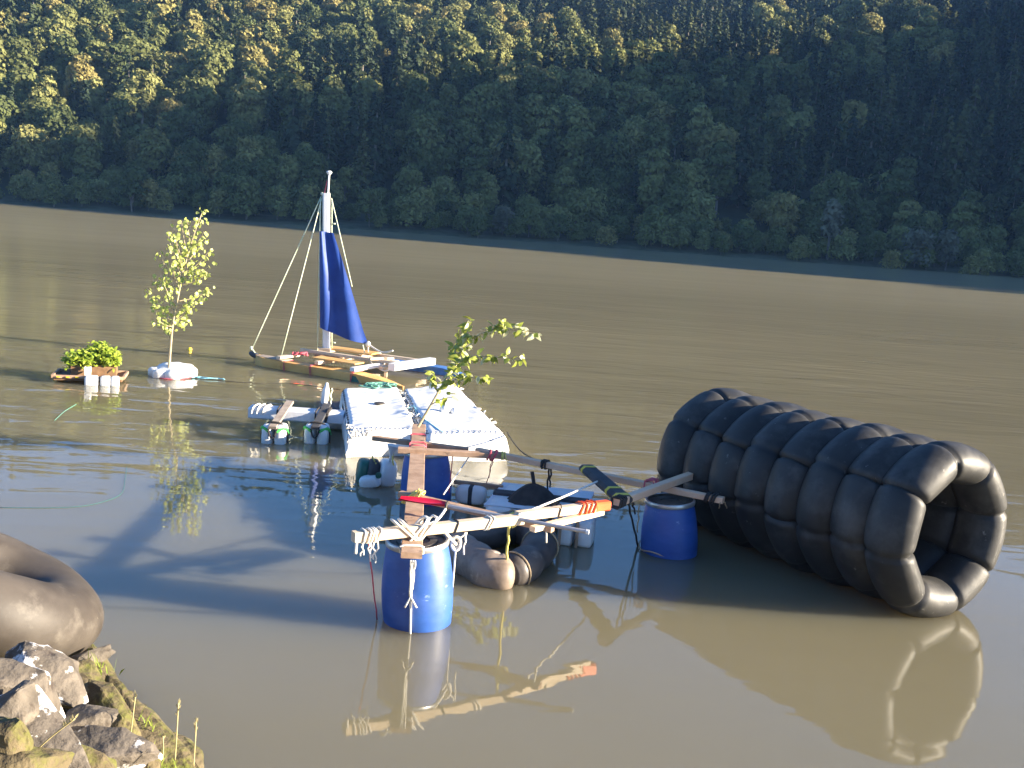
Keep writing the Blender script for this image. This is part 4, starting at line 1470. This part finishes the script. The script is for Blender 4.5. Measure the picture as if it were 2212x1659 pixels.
    def sail(u, v):
        # v from head to foot, u from luff to leech
        lu = c1.lerp(c4, v)
        hx = [(722, 503), (736, 545), (757, 612), (774, 670), (786, 712), (797, 742)]
        q = v * 5; i = min(4, int(q)); f = q - i
        lx = hx[i][0] * (1 - f) + hx[i + 1][0] * f
        lyy = hx[i][1] * (1 - f) + hx[i + 1][1] * f
        le = at(lx, lyy, m0)
        p = lu.lerp(le, u)
        # the foot sags
        p.z -= .03 * math.sin(PI * u) * v
        back = (p.x - m0.x)
        off = fy + .25 * -max(0, back) * .35
        fold = .035 * math.sin(u * 9 + v * 2) * (.3 + v) + .05 * math.sin(PI * u) * v
        return p + Vector((0, off - .06 * math.sin(PI * min(1, u * 3)) * (1 - u) - fold, 0))
    mb = MB(); mb.grid(sail, 30, 46)
    mb.grid(lambda u, v: sail(u, v) + Vector((0, .012, 0)), 30, 46)
    s_o = mb.build('sail', MT['sail'], t, angle=180)
    clew = sail(1, 1)
    # rigging
    mb = MB()
    for p, q in ((at(694, 424, m0), at(543, 757, X(.08, 0, .2))), (at(695, 428, m0), at(608, 768, X(.7, .1, .2))),
                 (at(693, 430, m0) + Vector((0, -.03, 0)), at(688, 756, m0) + Vector((0, -.1, 0))),
                 (at(717, 430, m0), at(716, 752, m0) + Vector((0, .05, 0))),
                 (at(716, 428, m0), at(764, 618, m0) + Vector((0, -.18, 0))),
                 (at(787, 742, m0) + Vector((0, -.2, 0)), at(792, 762, m0) + Vector((0, -.2, 0)))):
        mb.tube(rope(p, q, 0, 6), .0095, 6)
    p = at(696, 419, m0)
    mb.blob(p, (.03, .03, .03), n=10, m=6)
    mb.blob(at(543, 752, X(.08, 0, .2)), (.03, .03, .04), n=10, m=6)
    mb.tube(rope(at(543, 752, X(.08, 0, .2)), X(.12, 0, .18), 0, 3), .012, 6)
    for yy in (483, 740):
        q = at(719, yy, m0)
        mb.tube([q, q + Vector((.05, 0, .0))], .014, 6)
    build_pieces(mb, 'stay', MT['stay'], t, .02, angle=180)
    mb = MB()
    mb.tube(spline([clew, clew.lerp(X(2.6, .95, .5), .5) - Vector((0, 0, .10)), X(2.55, .92, .48)], 8), .016, 7)
    mb.tube(spline([clew, clew + Vector((.05, -.05, -.3)), at(826, 800, X(2.2, .2, 0)), at(842, 797, X(2.4, .4, 0)), at(850, 785, X(2.5, .5, 0))], 8), .013, 7)
    mb.blob(clew, (.05, .05, .06), n=10, m=6)
    mb.build('sheet_rope', MT['rope_white'], t, angle=180)
    mb = MB()
    for x in (.9, 1.5, 2.4):
        mb.wraps(X(x, 0, .06), ex, .31, .20, .007, 2, .02, rnd)
    build_pieces(mb, 'hull_lashing', MT['rope_red'], t)


make_boat()


# ------------------------------------------------------------------ floating sapling and planter
def make_sapling():
    c = W(372, 812, .0)
    rnd = random.Random(8)
    fl = thing('white_bag_float', c, 'round white float of bundled bags carrying the young sapling', 'float')
    mb = MB()
    mb.blob(c + Vector((.05, .05, .06)), (.34, .26, .16), Matrix.Identity(3), n=32, m=16, e=.75, amp=.12, fr=2.5)
    mb.build('bundle', MT['white_film'], fl, angle=180)
    for i, (dx, dy, rx) in enumerate(((-.26, -.08, .12), (-.12, -.24, .13), (.10, -.26, .14), (-.18, .06, .14))):
        mb = MB(); mb.blob(c + Vector((dx, dy, .05)), (rx, .10, .10), n=20, m=12, e=.8, amp=.15, seed=i)
        mb.build('white_bag', MT['white'], fl, angle=180)
    mb = MB()
    mb.tube(spline([c + Vector((-.33, .0, .03)), c + Vector((-.1, -.33, .01)), c + Vector((.2, -.32, .01)), c + Vector((.4, -.05, .03))], 6), .010, 5)
    mb.build('cord', MT['rope_red'], fl)
    mb = MB()
    for k in range(3):
        mb.tube(spline([c + Vector((.38 + .13 * j + rnd.uniform(-.03, .03), rnd.uniform(-.07, .07) - .05, .012 + rnd.uniform(0, .015))) for j in range(5)], 6), .010, 5)
    solo('blue_rope', mb, MT['rope_blue'], 'light blue rope floating on the water right of the sapling float', 'rope', angle=180)
    base = W(365, 792, .18)
    t = thing('sapling_tree', base, 'slim yellow leaved sapling standing on the round white float', 'sapling')

    def at(x, y, dy=0.0):
        d = c_f + c_r * ((x - CX) / FPX) - c_u * ((y - CY) / FPX)
        return C0 + d * ((base.y + dy) / d.y)
    trunk = spline([base - Vector((0, 0, .05)), at(370, 730), at(375, 690), at(385, 640), at(395, 590), at(412, 530), at(425, 490), at(436, 460)], 5)
    mb = MB(); n = len(trunk)
    mb.tube(trunk, 0, 7, rs=[.023 * (1 - .85 * i / n) for i in range(n)])
    lv = MB()
    tips = [(318, 632, 374, 692), (330, 655, 374, 695), (342, 600, 378, 675), (345, 545, 385, 640), (348, 600, 380, 660), (362, 505, 392, 600), (375, 492, 398, 580),
            (392, 478, 405, 555), (405, 475, 412, 530), (436, 460, 425, 490), (440, 500, 420, 540), (450, 545, 405, 585), (452, 575, 400, 600), (448, 590, 395, 615), (455, 625, 388, 650),
            (442, 640, 384, 670), (418, 655, 380, 690), (405, 690, 376, 700), (340, 690, 374, 705), (430, 520, 410, 560), (380, 520, 395, 590), (408, 560, 398, 600), (370, 570, 388, 625)]
    for (x, y, bx, by) in tips:
        dy = rnd.uniform(-.28, .28)
        b0 = at(bx, by); tp = at(x, y, dy)
        q = spline([b0, b0.lerp(tp, .5) + Vector((0, 0, -.04)), tp], 6)
        mb.tube(q, 0, 5, rs=[.009 * (1 - .7 * i / len(q)) for i in range(len(q))])
        for i in range(3, len(q)):
            for _ in range(3 if rnd.random() < .3 else 2):
                p = q[i] + Vector((rnd.uniform(-.09, .09), rnd.uniform(-.1, .1), rnd.uniform(-.09, .09)))
                leaf_faces(lv, p, (rnd.uniform(-.7, .7), rnd.uniform(-.7, .7), rnd.uniform(-1.2, .0)), (rnd.uniform(-.3, 1), rnd.uniform(-1, .2), rnd.uniform(-.2, .8)), rnd.uniform(.055, .09), rnd.uniform(.05, .075))
    # two bare low twigs
    mb.tube(spline([at(370, 730), at(360, 715), at(352, 705)], 4), .006, 5)
    mb.tube(spline([at(368, 760), at(360, 752)], 4), .006, 5)
    mb.build('trunk', MT['bark'], t)
    lv.build('leaves', MT['leaf'], t, angle=180)
    mb = MB(); mb.blob(W(411, 757, .05) * 1.0, (.03, .03, .03), n=10, m=6)


make_sapling()


def make_planter():
    c = W(197, 822, 0)
    t = thing('planter_raft', c, 'low wooden tray raft edged with white canisters, carrying a soil box', 'planter raft')
    ex = Vector((.97, .24, 0)); ey = Vector((-.24, .97, 0))
    mx = Matrix((ex, ey, Vector((0, 0, 1)))).transposed()
    q = lambda x, y, z: c + ex * x + ey * y + Vector((0, 0, z))
    # tray
    mb = MB()
    mb.beam(q(-.52, .02, .06), q(.5, .02, .06), .58, .05)
    mb.build('tray', MT['soil'], t)
    mb = MB()
    for y in (-.28, .32):
        mb.beam(q(-.55, y, .10), q(.52, y, .10), .04, .05)
    for x in (-.54, .52):
        mb.beam(q(x, -.26, .10), q(x, .30, .10), .04, .05)
    mb.build('tray_rim', MT['wood_dark'], t)
    mb = MB(); 
    for k in range(4):
        mb.beam(q(-.47 + k * .14, -.315, .10), q(-.42 + k * .14, -.315, .10), .015, .02)
    mb.build('yellow_marks', MT['tape_yellow'], t)
    for i, (x, w) in enumerate(((.06, .13), (.27, .10), (.41, .08))):
        mb = MB(); mb.blob(q(x, -.37, .035), (w * .8, .07, .115), mx, e=.4)
        mb.build('white_canister', MT['white'], t)
    mb = MB(); mb.beam(q(-.30, .06, .165), q(.38, .10, .165), .36, .16)
    mb.build('soil_box', MT['soil'], t)
    mb = MB(); mb.lathe([(.055, 0), (.065, .14), (.055, .142), (.05, .02)], q(-.02, -.23, .12), 4, Matrix.Rotation(.9, 3, 'Z'))
    solo('white_pot', mb, MT['white'], 'small square white pot on the near edge of the planter raft', 'pot', smooth=False)
    rnd = random.Random(3)

    def herb(x, y, r, h, label, m, nl):
        p = q(x, y, .24)
        tt = thing('potted_plant', p, label, 'plant', None)
        sm, lm = MB(), MB()
        for k in range(nl // 8):
            a = rnd.uniform(0, 6.28); rr = r * math.sqrt(rnd.random())
            tip = p + Vector((rr * math.cos(a), rr * math.sin(a) * .8, h * (1 - .55 * (rr / r) ** 2) * rnd.uniform(.75, 1.05)))
            sm.tube([p + Vector((rr * .2 * math.cos(a), rr * .2 * math.sin(a), 0)), tip], .006, 5)
            for _ in range(9):
                lp = tip + Vector((rnd.uniform(-.07, .07), rnd.uniform(-.07, .07), rnd.uniform(-.16, .05)))
                leaf_faces(lm, lp, (rnd.uniform(-1, 1), rnd.uniform(-1, 1), rnd.uniform(-.6, .5)), (rnd.uniform(-.2, .7), rnd.uniform(-.7, .2), 1), rnd.uniform(.06, .10), rnd.uniform(.035, .055))
        sm.build('stems', m, tt)
        lm.build('leaves', m, tt, angle=180)
    herb(.16, .12, .26, .36, 'taller bright green bushy plant on the right of the planter box', MT['herb'], 560)
    herb(-.17, .04, .24, .24, 'lower yellow green leafy plant on the left of the planter box', MT['herb'], 400)
    mb = MB(); pf = q(-.28, .0, .40)
    for k in range(7):
        a = 2 * PI * k / 7
        leaf_faces(mb, pf, (math.cos(a), math.sin(a) * .5 - .5, math.sin(a)), (.3, -1, .3), .05, .035)
    mb.tube([pf, q(-.24, .02, .22)], .005, 5)
    solo('white_flower', mb, MT['leaf_pale'], 'single pale flower head at the left end of the planter raft', 'flower', angle=180)


make_planter()


# ------------------------------------------------------------------ bits afloat
def floaters():
    rnd = random.Random(17)
    mb = MB()
    mb.tube(spline([W(0, 1096, .004), W(90, 1097, .004), W(170, 1094, .004), W(225, 1083, .004), W(262, 1066, .004), W(270, 1035, .004), W(274, 1008, .004)], 8), .0028, 6)
    solo('mooring_line', mb, MT['rope_dkgreen'], 'thin dark green line curving over the water on the left', 'rope', angle=180)
    mb = MB()
    mb.tube(spline([W(118, 908, .003), W(140, 888, .003), W(165, 873, .003)], 6), .003, 5)
    solo('mooring_line', mb, MT['rope_green'], 'short pale green line trailing in the water in front of the planter raft', 'rope', angle=180)
    mb = MB()
    mb.tube(spline([W(415, 815, .003), W(520, 826, .003), W(640, 830, .003), W(735, 842, .06)], 8), .006, 5)
    solo('mooring_line', mb, MT['rope_dark'], 'thin dark line stretched over the water from the sapling float to the white raft', 'rope', angle=180)
    p = W(410, 757, 0)
    mb = MB(); mb.blob(p + Vector((0, 0, .02)), (.045, .045, .045), n=14, m=10)
    solo('small_float', mb, MT['tape_yellow'], 'tiny yellow white ball floating right of the sapling trunk', 'float')
    for (x, y, lab, m) in ((632, 828, 'orange leaf floating near the catamaran hull', 'orange'), (640, 832, 'yellow leaf floating beside the orange one', 'leaf'),
                           (772, 1046, 'pale leaf floating left of the canister bundle', 'leaf')):
        mb = MB(); leaf_faces(mb, W(x, y, .006), (1, rnd.uniform(-.4, .4), .03), (0, 0, 1), .13, .08, .02)
        solo('floating_leaf', mb, MT[m], lab, 'leaf', angle=180)


floaters()


# ------------------------------------------------------------------ near bank, rocks, big tube
def bank_h(x, y):
    d1 = (Vector((x - (-1.62), y - 5.42, 0))).dot(Vector((-.755, -.656, 0)))
    d2 = 6.95 - y + .25 * x * 0
    d = min(d1, d2)
    h = .62 * d if d > 0 else .55 * d
    h = min(h, 1.9 + .1 * d)
    return max(-1.6, h) + .05 * mnoise.noise(Vector((x * 2.2, y * 2.2, 0)))


def make_bank():
    mb = MB()
    nx, ny = 90, 90
    mb.grid(lambda u, v: (lambda x, y: Vector((x, y, bank_h(x, y) - .06)))(-12 + 24 * u, -12 + 20.5 * v), nx * 2, ny * 2)
    o = mb.build('ground', MT['bank'], None, angle=180)
    tag(o, kind='structure')


make_bank()


def rock(name, c, rad, rot, m, label, seed, npts=16, group='boulders on the near bank'):
    rnd = random.Random(seed)
    bm = bmesh.new()
    for _ in range(npts):
        v = Vector((rnd.gauss(0, 1), rnd.gauss(0, 1), rnd.gauss(0, 1))).normalized() * rnd.uniform(.82, 1.08)
        bm.verts.new(v)
    bmesh.ops.convex_hull(bm, input=bm.verts[:])
    bmesh.ops.delete(bm, geom=[v for v in bm.verts if not v.link_faces], context='VERTS')
    bmesh.ops.bevel(bm, geom=bm.edges[:], offset=.035, segments=1, profile=.6, affect='EDGES')
    bmesh.ops.triangulate(bm, faces=bm.faces[:])
    bmesh.ops.subdivide_edges(bm, edges=bm.edges[:], cuts=3, use_grid_fill=True)
    mx = Matrix.Rotation(rot[2], 3, 'Z') @ Matrix.Rotation(rot[1], 3, 'Y') @ Matrix.Rotation(rot[0], 3, 'X')
    for v in bm.verts:
        v.co *= 1 + .10 * mnoise.noise(v.co * 2.3 + Vector((seed, 0, 0))) + .05 * mnoise.noise(v.co * 5 + Vector((seed, 3, 0))) + .03 * mnoise.noise(v.co * 12 + Vector((seed, 3, 5)))
        v.co = mx @ Vector((v.co.x * rad[0], v.co.y * rad[1], v.co.z * rad[2]))
    me = bpy.data.meshes.new(name)
    bm.to_mesh(me); bm.free()
    me.materials.append(m)
    me.polygons.foreach_set('use_smooth', [True] * len(me.polygons))
    me.set_sharp_from_angle(angle=math.radians(28))
    o = bpy.data.objects.new(name, me)
    o.location = c
    COL.objects.link(o)
    return tag(o, label, 'rock', group)


def make_rocks():
    R = math.radians
    L = [
        # px, py, z, radii, rot, material, label
        (100, 1462, .56, (.24, .15, .13), (R(15), R(25), R(-20)), 'rock_lichen', 'rock with the widest white patch directly under the big dusty tube', 11),
        (95, 1540, .58, (.27, .17, .17), (R(10), R(35), R(-30)), 'rock_lichen', 'largest grey boulder with white streaks below the tube'),
        (18, 1475, .74, (.17, .14, .14), (0, R(20), 0), 'rock_lichen', 'white blotched rock at the left frame edge under the tube'),
        (10, 1545, .74, (.15, .14, .15), (0, R(-20), R(40)), 'rock', 'plain grey rock at the left edge between two blotched rocks'),
        (115, 1618, .62, (.36, .12, .12), (R(10), R(28), R(-35)), 'rock_lichen', 'long slanting slab with a white crest near the bottom left'),
        (10, 1620, .80, (.14, .12, .18), (0, R(10), R(20)), 'rock_moss', 'brown upright rock in the bottom left corner'),
        (240, 1625, .42, (.22, .15, .12), (0, R(10), R(-10)), 'rock_lichen', 'flat rock with white crumbs along its lower edge at the bottom'),
        (178, 1565, .46, (.15, .10, .13), (R(20), R(-30), R(30)), 'rock', 'small sharp grey rock right of the largest boulder'),
        (225, 1560, .30, (.27, .14, .12), (R(10), R(28), R(-40)), 'rock_moss', 'mossy brown rock in the middle of the bank'),
        (175, 1492, .36, (.24, .15, .12), (R(5), R(22), R(-35)), 'rock_moss', 'green mossed rock right of the white patched rock'),
        (225, 1468, .16, (.33, .09, .08), (R(5), R(14), R(-48)), 'rock_moss', 'narrow mossy ledge sloping into the water below the tube'),
        (255, 1520, .14, (.20, .10, .10), (R(15), R(15), R(-50)), 'rock_moss', 'wet brown rock at the waterline under the narrow ledge'),
        (330, 1600, .20, (.34, .15, .12), (0, R(12), R(-48)), 'rock_moss', 'broad yellow brown rock sloping to the water at the bottom'),
        (405, 1650, .08, (.24, .12, .10), (0, R(10), R(-48)), 'rock_moss', 'lowest brown rock at the waterline in the bottom of the frame'),
        (310, 1655, .30, (.14, .12, .10), (0, R(10), R(-30)), 'rock_moss', 'mossy rock with a grass tuft at the bottom edge'),
        (35, 1660, .76, (.20, .14, .10), (0, R(5), R(10)), 'rock_moss', 'flat earthy rock at the bottom edge on the left'),
        (150, 1665, .56, (.22, .14, .10), (0, R(5), R(10)), 'rock_moss', 'earth covered rock at the bottom edge under the long slab'),
        (195, 1418, .30, (.12, .05, .05), (0, R(-10), R(30)), 'rock', 'pale stone chip poking out under the right end of the tube'),
    ]
    for i, q in enumerate(L):
        x, y, z, rad, rot, m, lab = q[:7]
        p = W(x, y, z)
        rock('boulder', p, (rad[0] * 1.3, rad[1] * 1.2, rad[2] * 1.05), rot, MT[m], lab, q[7] if len(q) > 7 else 40 + i)


make_rocks()


def rubble():
    rnd = random.Random(44)
    mb = MB()
    k = 0
    while k < 260:
        x, y = rnd.uniform(-3.6, -1.2), rnd.uniform(4.2, 6.9)
        z = bank_h(x, y) - .05
        if z < -.05: continue
        k += 1
        r = rnd.uniform(.015, .06)
        mb.blob((x, y, z + r * .3), (r * rnd.uniform(.8, 1.6), r, r * rnd.uniform(.5, .9)), Matrix.Rotation(rnd.uniform(0, 3), 3, 'Z'), n=8, m=5, e=.8, amp=.5, seed=k)
    o = mb.build('gravel', MT['rock_moss'], None, angle=30)
    tag(o, 'small broken stones filling the gaps between the boulders', 'gravel', kind='stuff')


rubble()


def make_big_tube():
    c = Vector((-3.257, 6.275, .635))
    t = thing('large_inner_tube', (c.x, c.y, c.z - .3), 'large dusty brown inner tube resting on the rocks at the left edge', 'inner tube')
    ax = Vector((.40, .31, 1)).normalized()
    x = Vector((1, 0, 0)); x = (x - ax * x.dot(ax)).normalized(); y = ax.cross(x)
    Rm, r = .53, .262
    mb = MB(); nu, nv = 96, 36
    vs = []
    for i in range(nu):
        a = 2 * PI * i / nu
        d = x * math.cos(a) + y * math.sin(a)
        for j in range(nv):
            b = 2 * PI * j / nv
            rr = r * (1 + .012 * math.sin(7 * a) + .01 * math.sin(3 * a + 2 * b))
            vs.append(c + d * (Rm + rr * math.cos(b)) + ax * (rr * .93 * math.sin(b)))
    mb.add(vs, [[i * nv + j, i * nv + (j + 1) % nv, ((i + 1) % nu) * nv + (j + 1) % nv, ((i + 1) % nu) * nv + j] for i in range(nu) for j in range(nv)])
    mb.build('tube', MT['dusty_rubber'], t, angle=180)
    # valve patch under the front
    a, b = -1.12, -1.15
    d = x * math.cos(a) + y * math.sin(a)
    n = d * math.cos(b) + ax * math.sin(b)
    p = c + d * (Rm + r * math.cos(b)) + ax * (r * .93 * math.sin(b))
    mb = MB()
    mb.lathe([(.075, -.01), (.072, .006), (.02, .010), (.012, .012), (.012, .045), (.004, .047)], p, 20, n.to_track_quat('Z', 'Y').to_matrix())
    mb.build('valve', MT['wood_grey'], t)


make_big_tube()


def grasses():
    rnd = random.Random(5)
    labs = [(378, 1642, 1522, 'tall seeded dry grass stalk nearest the water', .02), (352, 1640, 1588, 'short dry grass stalk with a bent seed head', .0),
            (418, 1655, 1560, 'rightmost dry grass stalk with a feathery head', .02), (280, 1605, 1500, 'dry stalk rising in front of the mossy ledge', .05),
            (60, 1640, 1562, 'pale stem leaning right in front of the long slab', .45)]
    for (x, y0, y1, lab, lean) in labs:
        b = W(x, y0, .32 if x > 100 else .75)
        h = (y0 - y1) / FPX * 6.0
        mb = MB()
        pts = spline([b, b + Vector((lean * .5 * h * 2, 0, h * .5)), b + Vector((lean * h * 2.2, -.01, h))], 6)
        mb.tube(pts, .0035, 5)
        for k in range(9):
            p = pts[-1] - (pts[-1] - pts[-3]) * (k * .22)
            leaf_faces(mb, p, (rnd.uniform(-1, 1), rnd.uniform(-1, 1), 1.6), (0, -1, .2), .025, .008)
        solo('grass_stalk', mb, MT['straw'], lab + ' on the near bank', 'grass', 'dry grass stalks on the near bank', angle=180)
    mb = MB()
    for k in range(110):
        x, y = rnd.choice(((285, 1630), (180, 1500), (330, 1655), (205, 1440), (300, 1560), (360, 1660), (30, 1650)))
        b = W(x + rnd.gauss(0, 22), y + rnd.gauss(0, 8), .3 if x > 100 else .7)
        b.z = max(bank_h(b.x, b.y), b.z - .05)
        h = rnd.uniform(.05, .16)
        d = Vector((rnd.uniform(-.5, .5), rnd.uniform(-.5, .3), 1)).normalized()
        s = d.cross(Vector((rnd.uniform(-1, 1), rnd.uniform(-1, 1), 0))).normalized() * .004
        mb.add([b - s, b + s, b + d * h * .6 + s * .7, b + d * h + Vector((d.x * .04, 0, -.01)), b + d * h * .6 - s * .7], [[0, 1, 2, 3, 4]])
    o = mb.build('grass', MT['grass_green'], None, smooth=False)
    tag(o, 'thin green grass blades between the near rocks', 'grass', kind='stuff')


grasses()


# ------------------------------------------------------------------ valley haze
def make_haze():
    mb = MB()
    mb.beam((0, -60, 69), (0, 420, 69), 620, 145, 0.0)
    mb = MB()
    x0, x1, y0, y1, z0, z1 = -330, 330, -60, 430, -3, 175
    mb.add([(x, y, z) for z in (z0, z1) for x, y in ((x0, y0), (x1, y0), (x1, y1), (x0, y1))],
           [[3, 2, 1, 0], [4, 5, 6, 7], [0, 1, 5, 4], [1, 2, 6, 5], [2, 3, 7, 6], [3, 0, 4, 7]])
    m = bpy.data.materials.new('valley_haze'); m.use_nodes = True
    nt = m.node_tree
    nt.nodes.remove(nt.nodes['Principled BSDF'])
    pv = nt.nodes.new('ShaderNodeVolumePrincipled')
    pv.inputs['Color'].default_value = (0.25, 0.50, 1.0, 1)
    pv.inputs['Density'].default_value = 0.00023
    pv.inputs['Anisotropy'].default_value = 0.0
    nt.links.new(pv.outputs[0], nt.nodes['Material Output'].inputs['Volume'])
    o = mb.build('haze', m, None, smooth=False)
    tag(o, kind='stuff')


make_haze()
